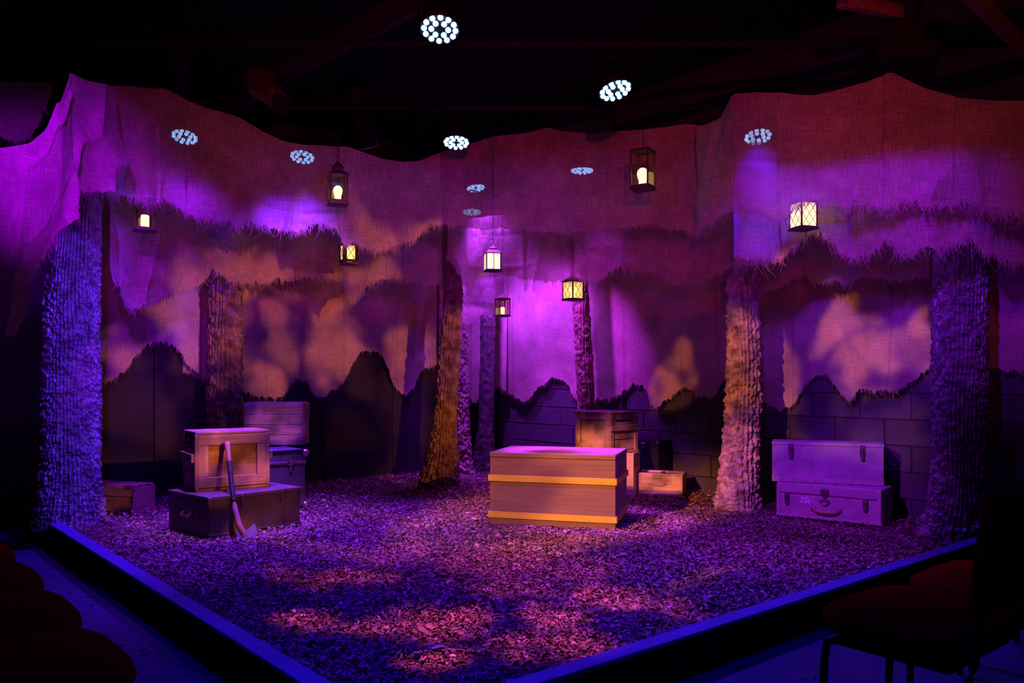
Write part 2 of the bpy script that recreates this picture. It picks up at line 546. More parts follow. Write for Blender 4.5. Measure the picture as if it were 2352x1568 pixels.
def thing(name, label, cat, loc=(0, 0, 0), rz=0.0, group=None):
    o = bpy.data.objects.new(name, None)
    o.empty_display_size = 0.1
    COL.objects.link(o)
    o.location = loc
    o.rotation_euler = (0, 0, rz)
    tag(o, label, cat, group)
    return o


def tag(o, label, cat=None, group=None, kind=None):
    if label:
        o['label'] = label
    if cat:
        o['category'] = cat
    if group:
        o['group'] = group
    if kind:
        o['kind'] = kind
    return o


class MB:
    """collects shapes in one bmesh, builds ONE mesh object"""

    def __init__(self):
        self.bm = bmesh.new()

    def box(self, c, s, bev=0.0, rot=None, seg=1):
        b = bmesh.new()
        bmesh.ops.create_cube(b, size=1.0)
        for v in b.verts:
            v.co = Vector((v.co.x * s[0], v.co.y * s[1], v.co.z * s[2]))
        if bev:
            bmesh.ops.bevel(b, geom=b.edges[:], offset=bev, segments=seg, affect='EDGES', profile=0.6)
        self._add(b, Matrix.Translation(c) @ (rot.to_4x4() if rot else Matrix()))
        return self

    def cyl(self, p0, p1, r0, r1=None, n=12, cap=True):
        p0, p1 = Vector(p0), Vector(p1)
        b = bmesh.new()
        d = p1 - p0
        bmesh.ops.create_cone(b, cap_ends=cap, segments=n, radius1=r0, radius2=r0 if r1 is None else r1, depth=d.length)
        self._add(b, Matrix.Translation((p0 + p1) / 2) @ d.to_track_quat('Z', 'Y').to_matrix().to_4x4())
        return self

    def tube(self, pts, r, n=8):
        pts = [Vector(p) for p in pts]
        rs = r if isinstance(r, (list, tuple)) else [r] * len(pts)
        rings = []
        for i, p in enumerate(pts):
            a = pts[max(i - 1, 0)]
            c = pts[min(i + 1, len(pts) - 1)]
            q = (c - a).to_track_quat('Z', 'Y')
            rings.append([self.bm.verts.new(p + q @ Vector((rs[i] * math.cos(t), rs[i] * math.sin(t), 0)))
                          for t in [2 * math.pi * k / n for k in range(n)]])
        for i in range(len(rings) - 1):
            for k in range(n):
                self.bm.faces.new((rings[i][k], rings[i][(k + 1) % n], rings[i + 1][(k + 1) % n], rings[i + 1][k]))
        self.bm.faces.new(rings[0][::-1])
        self.bm.faces.new(rings[-1])
        return self

    def lathe(self, prof, n=20, rot=None, loc=(0, 0, 0)):
        b = bmesh.new()
        rings = []
        for r, z in prof:
            rings.append([b.verts.new((max(r, 1e-5) * math.cos(2 * math.pi * k / n), max(r, 1e-5) * math.sin(2 * math.pi * k / n), z)) for k in range(n)])
        for i in range(len(rings) - 1):
            for k in range(n):
                b.faces.new((rings[i][k], rings[i][(k + 1) % n], rings[i + 1][(k + 1) % n], rings[i + 1][k]))
        b.faces.new(rings[0][::-1])
        b.faces.new(rings[-1])
        self._add(b, Matrix.Translation(loc) @ (rot.to_4x4() if rot else Matrix()))
        return self

    def frustum(self, z0, s0, z1, s1, rz=0.0):
        """four-sided pyramid slice: half sizes s0 = (x, y) at z0 to s1 at z1"""
        vs = []
        for z, s in ((z0, s0), (z1, s1)):
            for sx, sy in ((-1, -1), (1, -1), (1, 1), (-1, 1)):
                vs.append(self.bm.verts.new((sx * s[0], sy * s[1], z)))
        for f in ((3, 2, 1, 0), (4, 5, 6, 7), (0, 1, 5, 4), (1, 2, 6, 5), (2, 3, 7, 6), (3, 0, 4, 7)):
            self.bm.faces.new([vs[i] for i in f])
        return self

    def prism(self, pts, y0, y1):
        """outline in x,z extruded along y"""
        a = [self.bm.verts.new((x, y0, z)) for x, z in pts]
        b = [self.bm.verts.new((x, y1, z)) for x, z in pts]
        n = len(pts)
        self.bm.faces.new(a)
        self.bm.faces.new(b[::-1])
        for i in range(n):
            self.bm.faces.new((a[i], b[i], b[(i + 1) % n], a[(i + 1) % n]))
        return self

    def _add(self, b, mat):
        vm = {}
        for v in b.verts:
            vm[v] = self.bm.verts.new(mat @ v.co)
        for f in b.faces:
            self.bm.faces.new([vm[v] for v in f.verts])
        b.free()

    def mesh(self, name, smooth=False):
        bmesh.ops.recalc_face_normals(self.bm, faces=self.bm.faces[:])
        me = bpy.data.meshes.new(name)
        self.bm.to_mesh(me)
        self.bm.free()
        if smooth:
            me.polygons.foreach_set('use_smooth', [True] * len(me.polygons))
        return me

    def build(self, name, mat, parent=None, smooth=False):
        return mesh_obj(name, self.mesh(name, smooth), mat, parent)


def np_mesh(name, co, quads, smooth=True, uv=None):
    me = bpy.data.meshes.new(name)
    co = np.asarray(co, dtype=np.float32)
    quads = np.asarray(quads, dtype=np.int32)
    k = quads.shape[1]
    me.vertices.add(len(co))
    me.vertices.foreach_set('co', co.ravel())
    me.loops.add(quads.size)
    me.loops.foreach_set('vertex_index', quads.ravel())
    me.polygons.add(len(quads))
    me.polygons.foreach_set('loop_start', np.arange(len(quads), dtype=np.int32) * k)
    if smooth:
        me.polygons.foreach_set('use_smooth', np.ones(len(quads), dtype=bool))
    if uv is not None:
        l = me.uv_layers.new(name='UVMap')
        l.data.foreach_set('uv', np.asarray(uv, dtype=np.float32)[quads.ravel()].ravel())
    me.update(calc_edges=True)
    me.validate()
    return me


_T = np.random.default_rng(3).random((512, 512))


def vn(u, v, seed=0, pu=None):
    """smooth value noise; periodic in u with integer period pu"""
    iu, iv = np.floor(u).astype(int), np.floor(v).astype(int)
    fu, fv = u - iu, v - iv
    fu, fv = fu * fu * (3 - 2 * fu), fv * fv * (3 - 2 * fv)
    sa, sb = (seed * 37) % 512, (seed * 91) % 512

    def g(a, b):
        if pu:
            a = a % pu
        return _T[(a + sa) % 512, (b + sb) % 512]
    return (g(iu, iv) * (1 - fu) + g(iu + 1, iv) * fu) * (1 - fv) + (g(iu, iv + 1) * (1 - fu) + g(iu + 1, iv + 1) * fu) * fv


# ------------------------------------------------------------------ room shell


def slab(name, pts, z0, z1, mat):
    m = MB()
    a = [m.bm.verts.new((p[0], p[1], z0)) for p in pts]
    b = [m.bm.verts.new((p[0], p[1], z1)) for p in pts]
    n = len(pts)
    m.bm.faces.new(a[::-1])
    m.bm.faces.new(b)
    for i in range(n):
        m.bm.faces.new((a[i], a[(i + 1) % n], b[(i + 1) % n], b[i]))
    o = m.build(name, mat)
    o['kind'] = 'structure'
    return o


slab('floor', [(-9, -3), (9, -3), (9, 12), (-9, 12)], -0.1, 0.0, 'floor')
slab('ceiling', [(-9, -3), (9, -3), (9, 12), (-9, 12)], 4.2, 4.3, 'ceil')
# stage bed of mulch: gently uneven
n = 110
g = np.linspace(0, 1, n)
A, B = np.meshgrid(g * 6.2 + 0.03, g * 7.0 + 0.03)
px = C0.x + A * E1.x + B * E2.x
py = C0.y + A * E1.y + B * E2.y
pz = ZS - 0.012 + 0.02 * (vn(A * 3, B * 3, 5) - 0.5) + 0.012 * (vn(A * 9, B * 9, 6) - 0.5)
idx = np.arange(n * n).reshape(n, n)
q = np.stack([idx[:-1, :-1], idx[:-1, 1:], idx[1:, 1:], idx[1:, :-1]], -1).reshape(-1, 4)
bed = mesh_obj('floor_stage', np_mesh('floor_stage', np.stack([px, py, pz], -1).reshape(-1, 3), q), 'soil')
bed['kind'] = 'structure'


def wall(name, P, D, N, s0, s1, z1, mat, thick=0.12):
    a, b = P + D * s0, P + D * s1
    return slab(name, [a, b, b - N * thick, a - N * thick], 0.0, z1, mat)


wr = wall('wall_right', WR - NR * 0.012, E2, NR, -6.5, 4.35, 4.2, 'wallblack')
wb = wall('wall_back', FL - NL * 0.9, E1, NL, -6.5, 2.3, 4.2, 'wallblack')
wl = wall('wall_left', FL - NL * 0.02, E1, NL, -6.0, 1.54, 3.6, 'wallblack', 0.06)
# concrete blocks of the right wall, each its own piece
bm_ = MB()
bm_.box((0, 0, 0), (0.397, 0.05, 0.196), 0.005)
block_me = bm_.mesh('block')
block_me.materials.append(M['block'])
for r in range(7):
    z = 0.079 - 0.102 + 0.2047 * r + 0.0
    for k in range(-9, 11):
        s = k * 0.405 + (0.2 if r % 2 else 0.0)
        p = WR + E2 * s - NR * (0.028 + 0.003 * ((k * 7 + r * 5) % 3))
        o = bpy.data.objects.new('block', block_me)
        COL.objects.link(o)
        o.parent = wr
        o.location = (p.x, p.y, z)
        o.rotation_euler = (0, 0, AZ2)
# flats lining the left wall
flat_e = [1.54, 0.92, 0.08, -0.76, -1.60, -2.44, -3.28, -4.12]
for i in range(len(flat_e) - 1):
    s0, s1 = flat_e[i + 1] + 0.004, flat_e[i] - 0.004
    c = FL + E1 * ((s0 + s1) / 2) + NL * (0.003 * (i % 2))
    m = MB()
    m.box((0, 0, 0), (s1 - s0, 0.04, 2.95), 0.004)
    o = m.build('panel', 'wallblack', wl)
    o.location = (c.x, c.y, ZS + 2.95 / 2)
    o.rotation_euler = (0, 0, AZ1)
c = FL + E1 * 1.575 + NL * 0.0
m = MB()
m.box((0, 0, 0), (0.06, 0.05, 1.36), 0.004)
o = m.build('edge_board', 'crate2v', wl)
o.location = (c.x, c.y, 1.60)
o.rotation_euler = (0, 0, AZ1)
o['label'] = 'bare timber edge of the flats'
p = solve_dir(WR + NR * 0.03, E2, 1147)
o = MB().tube([(p.x, p.y, 2.6), (p.x, p.y, 0.72), (p.x - 0.02, p.y - 0.02, 0.60), (p.x - 0.03, p.y, 0.2)], .008, 6).build('cable', 'black')
tag(o, 'thin black cable hanging down the block wall beside the far corner tree', 'cable')
p = solve_dir(WR + NR * 0.03, E2, 1431)
o = MB().cyl((p.x, p.y, 2.9), (p.x, p.y, 0.2), .014, n=10).build('conduit', 'black')
tag(o, 'black conduit running down the block wall behind the panelled crate', 'pipe')
# kerbs
INL, INR = NR * -1, NL * -1                     # into the stage


def kerb(name, P, D, inn, length):
    m = MB()
    ang = math.atan2(D.y, D.x)
    c = P + D * (length / 2) + inn * 0.04
    rot = Matrix.Rotation(ang, 3, 'Z')
    m.box((c.x, c.y, 0.0795), (length, 0.076, 0.159), 0.0, rot)
    o = m.build(name, 'curbface')
    o['kind'] = 'structure'
    t = MB()
    t.box((c.x, c.y, 0.168), (length, 0.082, 0.019), 0.003, rot)
    t.build('kerb_cap', 'curb', o)
    return o


kerb('trim_1', C0, E2, INL, 4.45)
kerb('trim_2', C0, E1, INR, 5.6)

# ------------------------------------------------------------------ burlap


def bez(pts, xs):
    p = np.array(pts, dtype=float)
    return np.interp(xs, p[:, 0], p[:, 1])


def drape(label, depth, top, bot, mat='burlap', amp=0.05, seed=1, fringe=1.0, group=None, rag=5.0, step=2.0, nr=40, crease=1.0, thread=1.0):
    x0 = max(top[0][0], bot[0][0])
    x1 = min(top[-1][0], bot[-1][0])
    xs = np.arange(x0, x1 + step, step)
    if callable(depth):
        Y = np.array([depth(x) for x in xs])
    else:
        Y = bez(depth, xs)
    ty, by = bez(top, xs), bez(bot, xs)
    kr = np.exp(-0.5 * (np.arange(-9, 10) * step / 5.0) ** 2)
    kr /= kr.sum()
    by = np.convolve(np.pad(by, 9, mode='edge'), kr, 'valid')
    ty = np.convolve(np.pad(ty, 9, mode='edge'), kr, 'valid')
    # torn hem: coarse, medium and fine raggedness
    by = by + rag * 1.1 * (vn(xs / 26.0, xs * 0, seed) - 0.5) + rag * 0.9 * (vn(xs / 9.0, xs * 0 + 3, seed + 1) - 0.5) + rag * 1.0 * (vn(xs / 3.0, xs * 0 + 7, seed + 2) - 0.5)
    X = (xs - CX) / F * Y
    zt, zb = CZ + (HZ - ty) / F * Y, CZ + (HZ - by) / F * Y
    d = np.stack([np.gradient(X), np.gradient(Y)], -1)
    ln = np.hypot(d[:, 0], d[:, 1])
    arc = np.concatenate([[0], np.cumsum(np.hypot(np.diff(X), np.diff(Y)))])
    nx, ny = d[:, 1] / ln, -d[:, 0] / ln
    v = np.linspace(0, 1, nr)[:, None]
    a = arc[None, :]
    Z = zt[None, :] + (zb - zt)[None, :] * v
    H = (zt - zb)[None, :] * v
    # hanging pleats, deeper towards the hem, and soft horizontal packing creases
    f = (vn(a * 2.3 + 0.25 * v, v * 1.1, seed + 4) - 0.5) * 1.4 + (vn(a * 6.0 + 0.5 * v, v * 1.6, seed + 5) - 0.5) * 0.6
    f = f * (0.25 + 0.75 * v)
    cr = np.abs(((H * 2.6 + 0.3 * vn(a * 1.5, v * 0, seed + 6)) % 1.0) - 0.5) * 2
    cr = (np.clip(1 - cr * 7, 0, 1)) * vn(a * 2.0, H * 2.6, seed + 7) * 0.22
    wr_ = (vn(a * 3 + H * 3, H * 9 - a * 2, seed + 8) - 0.5) * 0.35 * (v ** 2)
    rdg = (1 - np.abs(2 * vn(a * 3.1 + 0.5 * v, v * 0.9, seed + 9) - 1)) ** 4 * (0.3 + 0.7 * v)
    rgs = np.random.default_rng(seed + 90)
    sm, pos, sg = 0 * a, rgs.uniform(0.2, 0.5), 1.0
    while pos < arc[-1]:                          # sewn panels: each lies a little proud of the next
        sm = sm + sg * 0.5 * np.tanh((a - pos - 0.02 * (vn(v * 4, v * 0, seed + int(pos * 50)) - 0.5)) / 0.005)
        sg = -sg
        pos += rgs.uniform(0.35, 0.85)
    disp = amp * (f + 0.7 * rdg + crease * (cr + wr_)) + 0.016 * sm
    XX = X[None, :] + nx[None, :] * disp
    YY = Y[None, :] + ny[None, :] * disp
    nc = len(xs)
    co = np.stack([XX, YY, Z], -1).reshape(-1, 3)
    idx = np.arange(nr * nc).reshape(nr, nc)
    q = np.stack([idx[:-1, :-1], idx[1:, :-1], idx[1:, 1:], idx[:-1, 1:]], -1).reshape(-1, 4)
    uv = np.stack([np.broadcast_to(a, Z.shape), Z], -1).reshape(-1, 2)
    o = mesh_obj('burlap_drape', np_mesh('burlap_drape', co, q, True, uv), mat)
    tag(o, label, 'drape', group)
    if fringe > 0:                               # loose threads along the torn hem
        rg = np.random.default_rng(seed + 50)
        k = int(nc * 1.3 * fringe)
        ci = rg.integers(1, nc - 1, k)
        base = co.reshape(nr, nc, 3)[-1][ci]
        L_ = (rg.gamma(1.4, 0.013, k) + 0.006) * thread
        L_ = np.minimum(L_, 0.16)
        lean = rg.normal(0, 0.5, k)
        wv = rg.uniform(0.0011, 0.0021, k)
        tx, tyy = d[ci, 0] / ln[ci], d[ci, 1] / ln[ci]
        mid = base + np.stack([tx * lean * L_ * .4, tyy * lean * L_ * .4, -L_ * .55], -1)
        end = base + np.stack([tx * lean * L_ * 1.1 + nx[ci] * L_ * .2, tyy * lean * L_ * 1.1 + ny[ci] * L_ * .2, -L_], -1)
        w3 = np.stack([tx * wv, tyy * wv, wv * 0], -1)
        up = base + np.stack([0 * L_, 0 * L_, L_ * 0 + 0.006], -1)
        vs = np.stack([up - w3, up + w3, mid - w3 * .9, mid + w3 * .9, end - w3 * .4, end + w3 * .4], 1).reshape(-1, 3)
        b = np.arange(k)[:, None] * 6
        fq = np.concatenate([b + np.array([[0, 1, 3, 2]]), b + np.array([[2, 3, 5, 4]])])
        fo = mesh_obj('fringe', np_mesh('fringe', vs, fq, False, vs[:, [0, 2]]), M['burlap'], o)
        fo['kind'] = 'stuff'
    return o


def wall_depth(P, D):
    return lambda x: solve_dir(P, D, x).y


# back layer on the walls
PR = WR + NR * 0.07
PLF = FL + NL * 0.09
drape('wide burlap backcloth on the block wall behind the crate stack and pale tree', wall_depth(PR, E2),
      [(1150, 480), (1700, 400), (2700, 310)],
      [(1150, 900), (1180, 905), (1210, 930), (1236, 896), (1248, 877), (1264, 868), (1286, 868), (1299, 878), (1309, 910), (1330, 922), (1400, 918), (1432, 902), (1442, 888), (1458, 883), (1476, 885), (1488, 908),
       (1508, 938), (1546, 912), (1555, 895), (1572, 888), (1588, 896), (1602, 915), (1640, 912), (1658, 880), (1668, 868), (1700, 870), (1745, 912), (1790, 945), (1828, 924), (1846, 892),
       (1862, 868), (1882, 861), (1902, 864), (1916, 880), (1940, 908), (1960, 927), (1980, 892), (2020, 895), (2060, 897), (2100, 872), (2130, 845), (2200, 835), (2270, 846), (2420, 855), (2560, 840), (2700, 870)],
      'burlap_back', 0.05, 21, 1.0, rag=7)
drape('burlap backcloth on the left flats behind the plank crate', wall_depth(PLF, E1),
      [(556, 420), (1004, 500)],
      [(556, 903), (600, 908), (640, 910), (654, 900), (664, 886), (680, 873), (704, 868), (713, 882), (718, 910), (740, 917), (780, 892), (796, 862), (806, 834), (818, 814), (834, 806), (858, 806), (873, 814),
       (882, 838), (892, 868), (912, 892), (932, 904), (955, 890), (966, 860), (982, 846), (1004, 842)],
      'burlap_back', 0.06, 23, 1.0, rag=7)
drape('burlap backcloth hanging between the two leftmost trees', wall_depth(PLF, E1),
      [(215, 380), (456, 410)],
      [(215, 868), (255, 880), (270, 865), (296, 844), (318, 812), (338, 796), (362, 787), (388, 790), (408, 804), (420, 830), (432, 848), (448, 850), (456, 860)],
      'burlap_back', 0.06, 25, 1.0, rag=8)
drape('narrow burlap strip beside the second tree from the left', wall_depth(FL + NL * 0.04, E1),
      [(420, 400), (560, 420)],
      [(420, 855), (470, 870), (520, 880), (560, 880)], 'burlap_back', 0.03, 27, 0.6, rag=5)
drape('far burlap backcloth in the corner between the slim trees', lambda x: 9.75 - (x - 1030) * 0.002,
      [(1000, 480), (1165, 490)],
      [(1000, 880), (1060, 912), (1075, 900), (1090, 925), (1110, 905), (1140, 890), (1165, 893)], 'burlap_back', 0.05, 29, 0.8, rag=7)
# middle layers
drape('pale burlap swag above the far corner tree and small candle lantern', [(1040, 8.7), (1345, 8.0)],
      [(1040, 505), (1312, 480)],
      [(1040, 790), (1062, 770), (1075, 742), (1105, 725), (1140, 718), (1170, 692), (1190, 675), (1215, 664), (1240, 680), (1262, 692), (1290, 702), (1312, 692)],
      'burlap_thin', 0.06, 31, 0.8, rag=5)
drape('dark torn burlap layer above the amber patch on the right wall', wall_depth(WR + NR * 0.42, E2),
      [(1735, 420), (2132, 390)],
      [(1735, 672), (1770, 668), (1800, 650), (1830, 628), (1880, 650), (1920, 642), (1960, 657), (1980, 638), (2030, 640), (2070, 642), (2132, 636)],
      'burlap', 0.06, 33, 1.0, rag=7)
drape('long middle burlap layer over the second and third trees on the left', [(246, 6.05), (480, 6.75), (800, 7.3), (1014, 7.55)],
      [(246, 380), (480, 390), (800, 420), (1014, 460)],
      [(246, 652), (258, 662), (275, 685), (300, 712), (340, 702), (360, 698), (375, 682), (400, 680), (430, 668), (455, 652), (475, 640), (483, 612), (500, 632), (530, 645),
       (555, 657), (590, 655), (620, 650), (632, 640), (650, 642), (690, 640), (720, 634), (760, 645), (785, 662), (800, 682), (812, 704), (820, 682), (845, 652), (880, 640), (920, 640), (960, 652), (1000, 660), (1014, 655)],
      'burlap', 0.11, 35, 1.4, rag=8, thread=1.3)
drape('middle burlap layer over the leaning slim tree on the right', [(1030, 7.7), (1340, 7.1), (1600, 6.4), (1760, 6.05)],
      [(1030, 450), (1340, 440), (1760, 400)],
      [(1030, 590), (1065, 640), (1080, 690), (1100, 640), (1140, 632), (1200, 640), (1260, 652), (1300, 640), (1340, 650), (1380, 642), (1400, 625), (1425, 612), (1460, 625), (1500, 630), (1540, 652), (1560, 662), (1600, 652),
       (1630, 640), (1670, 618), (1700, 610), (1740, 600), (1760, 598)],
      'burlap_thin', 0.08, 37, 1.0, rag=7)
drape('crumpled torn burlap layer hanging just left of the far right tree', [(1690, 5.75), (2140, 5.0), (2240, 4.9), (2420, 4.8), (2700, 4.6)],
      [(1690, 330), (2047, 320), (2700, 330)],
      [(1690, 590), (1740, 604), (1790, 590), (1815, 570), (1840, 545), (1870, 528), (1900, 542), (1930, 582), (1960, 592), (1990, 585), (2010, 568), (2050, 552), (2075, 582), (2095, 590), (2120, 574), (2150, 572), (2190, 562), (2230, 538),
       (2262, 575), (2300, 592), (2335, 606), (2420, 650), (2560, 610), (2700, 640)],
      'burlap', 0.13, 39, 2.2, rag=9, thread=1.6)
# front canopy
drape('front burlap canopy at far left curling down beside the broad tree', [(-300, 3.3), (-80, 3.7), (120, 4.15), (240, 4.75), (262, 4.9)],
      [(-300, 350), (-80, 345), (0, 340), (50, 332), (92, 300), (120, 235), (146, 175), (155, 165), (200, 185), (262, 198)],
      [(-300, 780), (-80, 760), (0, 760), (20, 775), (40, 765), (48, 700), (60, 640), (80, 600), (105, 560), (130, 510), (150, 480), (165, 455), (180, 440), (240, 438), (262, 446)],
      'burlap', 0.11, 41, 2.4, rag=7, thread=1.3)
drape('small rounded burlap scrap hanging in the upper left corner', [(-80, 5.5), (120, 5.9)],
      [(-80, 188), (60, 188), (105, 190), (118, 198)],
      [(-80, 300), (0, 312), (30, 324), (60, 322), (90, 285), (108, 240), (118, 205)], 'burlap', 0.05, 43, 0.8, rag=3)
drape('wide front burlap canopy sagging across the left half above the lanterns', [(240, 5.2), (424, 5.65), (694, 5.95), (776, 6.05), (1010, 6.4)],
      [(240, 196), (300, 200), (380, 206), (430, 232), (480, 250), (550, 270), (600, 300), (650, 324), (700, 334), (760, 336), (800, 340), (840, 353), (880, 366), (920, 372), (960, 371), (1010, 352)],
      [(240, 440), (262, 446), (290, 455), (320, 468), (350, 466), (366, 462), (372, 452), (430, 490), (470, 508), (500, 512), (520, 508), (545, 525), (565, 515), (600, 520), (650, 530), (690, 537), (705, 525),
       (720, 514), (745, 520), (775, 532), (778, 560), (785, 575), (800, 562), (850, 582), (880, 578), (905, 570), (930, 560), (960, 545), (985, 516), (1010, 518)],
      'burlap', 0.10, 45, 1.6, rag=7, thread=1.3)
drape('front burlap canopy across the centre behind the boxy hanging lantern', [(985, 6.55), (1093, 6.5), (1250, 6.3), (1480, 6.1), (1632, 6.0)],
      [(985, 360), (1000, 355), (1060, 335), (1130, 314), (1190, 308), (1230, 302), (1256, 293), (1290, 302), (1340, 305), (1400, 306), (1480, 301), (1540, 293), (1570, 288), (1610, 290), (1632, 282)],
      [(985, 518), (1060, 520), (1100, 526), (1200, 525), (1240, 535), (1310, 536), (1360, 530), (1420, 526), (1500, 518), (1560, 525), (1600, 540), (1632, 545)],
      'burlap', 0.09, 47, 1.0, rag=5)
drape('large peaked front burlap canopy on the right with a long frayed hem', [(1600, 5.75), (1690, 5.3), (2047, 4.8), (2420, 4.5), (2740, 4.3)],
      [(1600, 293), (1640, 280), (1660, 264), (1675, 240), (1690, 217), (1740, 213), (1800, 215), (1860, 220), (1920, 208), (1985, 190), (2047, 167), (2090, 188), (2130, 206), (2200, 224), (2280, 229), (2420, 226), (2740, 200)],
      [(1600, 528), (1615, 540), (1640, 528), (1660, 518), (1672, 498), (1690, 482), (1720, 485), (1760, 498), (1790, 512), (1815, 500), (1832, 484), (1850, 474), (1880, 462), (1900, 455), (1950, 472), (2000, 465), (2025, 470), (2050, 458), (2100, 460),
       (2150, 466), (2200, 460), (2230, 465), (2260, 475), (2300, 485), (2420, 495), (2560, 480), (2740, 510)],
      'burlap', 0.10, 49, 2.4, rag=8, thread=1.6)

# ------------------------------------------------------------------ trees


def tree(label, base, pts, mat, seed, ridges=26, nth=200, nz=320, A=0.05, knob=18, smooth_top=0.0, squash=1.0):
    """pts: (height, dx, dy, radius) from the ground up; lumpy carved-foam bark"""
    p = np.array(pts, dtype=float)
    H = p[-1, 0]
    z = np.linspace(0, H, nz)[:, None]
    th = np.linspace(0, 2 * np.pi, nth, endpoint=False)[None, :]
    cx, cy, r = np.interp(z, p[:, 0], p[:, 1]), np.interp(z, p[:, 0], p[:, 2]), np.interp(z, p[:, 0], p[:, 3])
    u = th / (2 * np.pi)
    wob = (vn(u * 8, z * 2.2, seed, 8) - 0.5)
    uu = u * ridges + wob * 1.6 + (vn(u * 4, z * 0.9, seed + 1, 4) - 0.5) * 2
    rid = np.abs(np.sin(np.pi * uu)) ** 0.7
    kn = vn(u * ridges * 1.0, z * knob, seed + 2, ridges)
    kn2 = vn(u * ridges * 2, z * knob * 2.1, seed + 3, ridges * 2)
    low = vn(u * 5, z * 3.0, seed + 4, 5) - 0.5
    kw = 1 - smooth_top * np.clip((z / H - 0.55) / 0.2, 0, 1)
    disp = A * ((rid - 0.6) * (0.55 + 0.5 * kn) + kw * 1.15 * (kn - 0.5) + kw * 0.7 * (kn2 - 0.5)) + low * A * 0.9
    rr = r + disp * np.clip(r / 0.16, 0.5, 1.5)
    x = cx + rr * np.cos(th)
    y = cy + rr * np.sin(th)
    zz = z + 0 * th + (vn(u * ridges, z * knob + 9, seed + 6, ridges) - 0.5) * A * 0.6 * np.clip(z * 8, 0, 1)
    co = np.stack([x, y, zz], -1).reshape(-1, 3)
    idx = np.arange(nz * nth).reshape(nz, nth)
    nxt = np.roll(idx, -1, 1)
    q = np.stack([idx[:-1], nxt[:-1], nxt[1:], idx[1:]], -1).reshape(-1, 4)
    # close the top
    top = len(co)
    co = np.concatenate([co, [[cx[-1, 0], cy[-1, 0], H]]])
    t4 = np.stack([idx[-1], nxt[-1], np.full(nth, top), np.full(nth, top)], -1)
    me = bpy.data.meshes.new('tree_trunk')
    allq = [tuple(f) for f in q.tolist()] + [(a, b, c) for a, b, c, _ in t4.tolist()]
    me.from_pydata([tuple(c) for c in co.tolist()], [], allq)
    me.polygons.foreach_set('use_smooth', np.ones(len(me.polygons), dtype=bool))
    o = mesh_obj('tree_trunk', me, mat)
    o.location = (base[0], base[1], ZS - 0.03)
    tag(o, label, 'tree', 'carved bark tree trunks on the stage')
    return o


def tb(x, Y):
    return ((x - CX) / F * Y, Y)


tree('broad knobbly tree trunk standing at the end of the left kerb', tb(163, 5.9),
     [(0, .0, 0, .27), (.06, .0, 0, .245), (.2, 0, 0, .212), (.45, 0, 0, .192), (1.0, 0.0, 0, .188), (1.6, .01, 0, .182), (2.1, .04, 0, .165), (2.9, .09, 0, .14)],
     'bark_dark', 61, 46, 368, 640, 0.019, 42, 0.75)
tree('brown ridged tree trunk behind the crates on the left', tb(517, 7.3),
     [(0, 0, 0, .20), (.3, 0, 0, .165), (1.0, 0, 0, .152), (1.7, 0, 0, .146), (2.4, .0, 0, .14), (2.9, 0, 0, .14)],
     'bark_brown', 63, 30, 250, 440, 0.022, 30, 0.3)
tree('leaning brown tree trunk with a wide flared foot near the centre', tb(1016, 7.9),
     [(0, -.06, 0, .215), (.08, -.03, 0, .20), (.18, -.02, 0, .165), (.3, 0.0, 0, .15), (.42, .01, 0, .128), (.6, .02, 0, .105), (1.2, .06, 0, .105), (1.6, .09, 0, .100), (1.95, .115, 0, .082), (2.2, .12, 0, .055), (2.32, .11, 0, .03)],
     'bark_brown', 65, 24, 230, 420, 0.032, 34)
tree('slim violet-lit tree trunk half hidden behind the leaning centre tree', tb(1062, 8.8),
     [(0, 0.03, 0, .13), (.2, .01, 0, .10), (.6, 0, 0, .085), (1.4, -.02, 0, .08), (2.2, -.04, 0, .075)],
     'bark_pale', 67, 18, 150, 300, 0.028, 34)
tree('slim far tree trunk in the corner behind the big chest', tb(1117, 9.2),
     [(0, -.03, 0, .15), (.25, -.02, 0, .12), (.6, 0, 0, .088), (1.3, .01, 0, .083), (1.95, .02, 0, .085), (2.6, .02, 0, .085)],
     'bark_dark', 69, 16, 140, 260, 0.016, 22)
tree('slim leaning tree trunk rising behind the panelled crate', tb(1346, 8.1),
     [(0, .0, 0, .11), (.8, -.0, 0, .085), (1.3, -.02, 0, .09), (1.9, -.055, 0, .085), (2.9, -.10, 0, .09)],
     'bark_brown', 71, 16, 160, 360, 0.022, 30)
tree('pale crumpled tree trunk between the small box and the suitcases', tb(1698, 6.5),
     [(0, -.015, 0, .185), (.12, -.01, 0, .17), (.35, .0, 0, .150), (.7, .02, 0, .135), (1.3, .035, 0, .130), (1.8, .03, 0, .128), (2.06, .03, 0, .125), (2.12, .04, 0, .09)],
     'bark_pale', 73, 24, 264, 480, 0.030, 34)
tree('broad dark tree trunk at the far right beside the suitcases', tb(2204, 5.42),
     [(0, .0, 0, .27), (.06, .0, 0, .24), (.2, .0, 0, .20), (.45, 0, 0, .175), (1.0, 0, 0, .168), (1.6, .0, 0, .165), (2.2, .01, 0, .155), (2.9, .02, 0, .145)],
     'bark_dark', 75, 40, 320, 560, 0.019, 36, 0.5)

# ------------------------------------------------------------------ boxes, crates and cases


def place(p, Y=None):
    return Vector((p[0], p[1], 0))


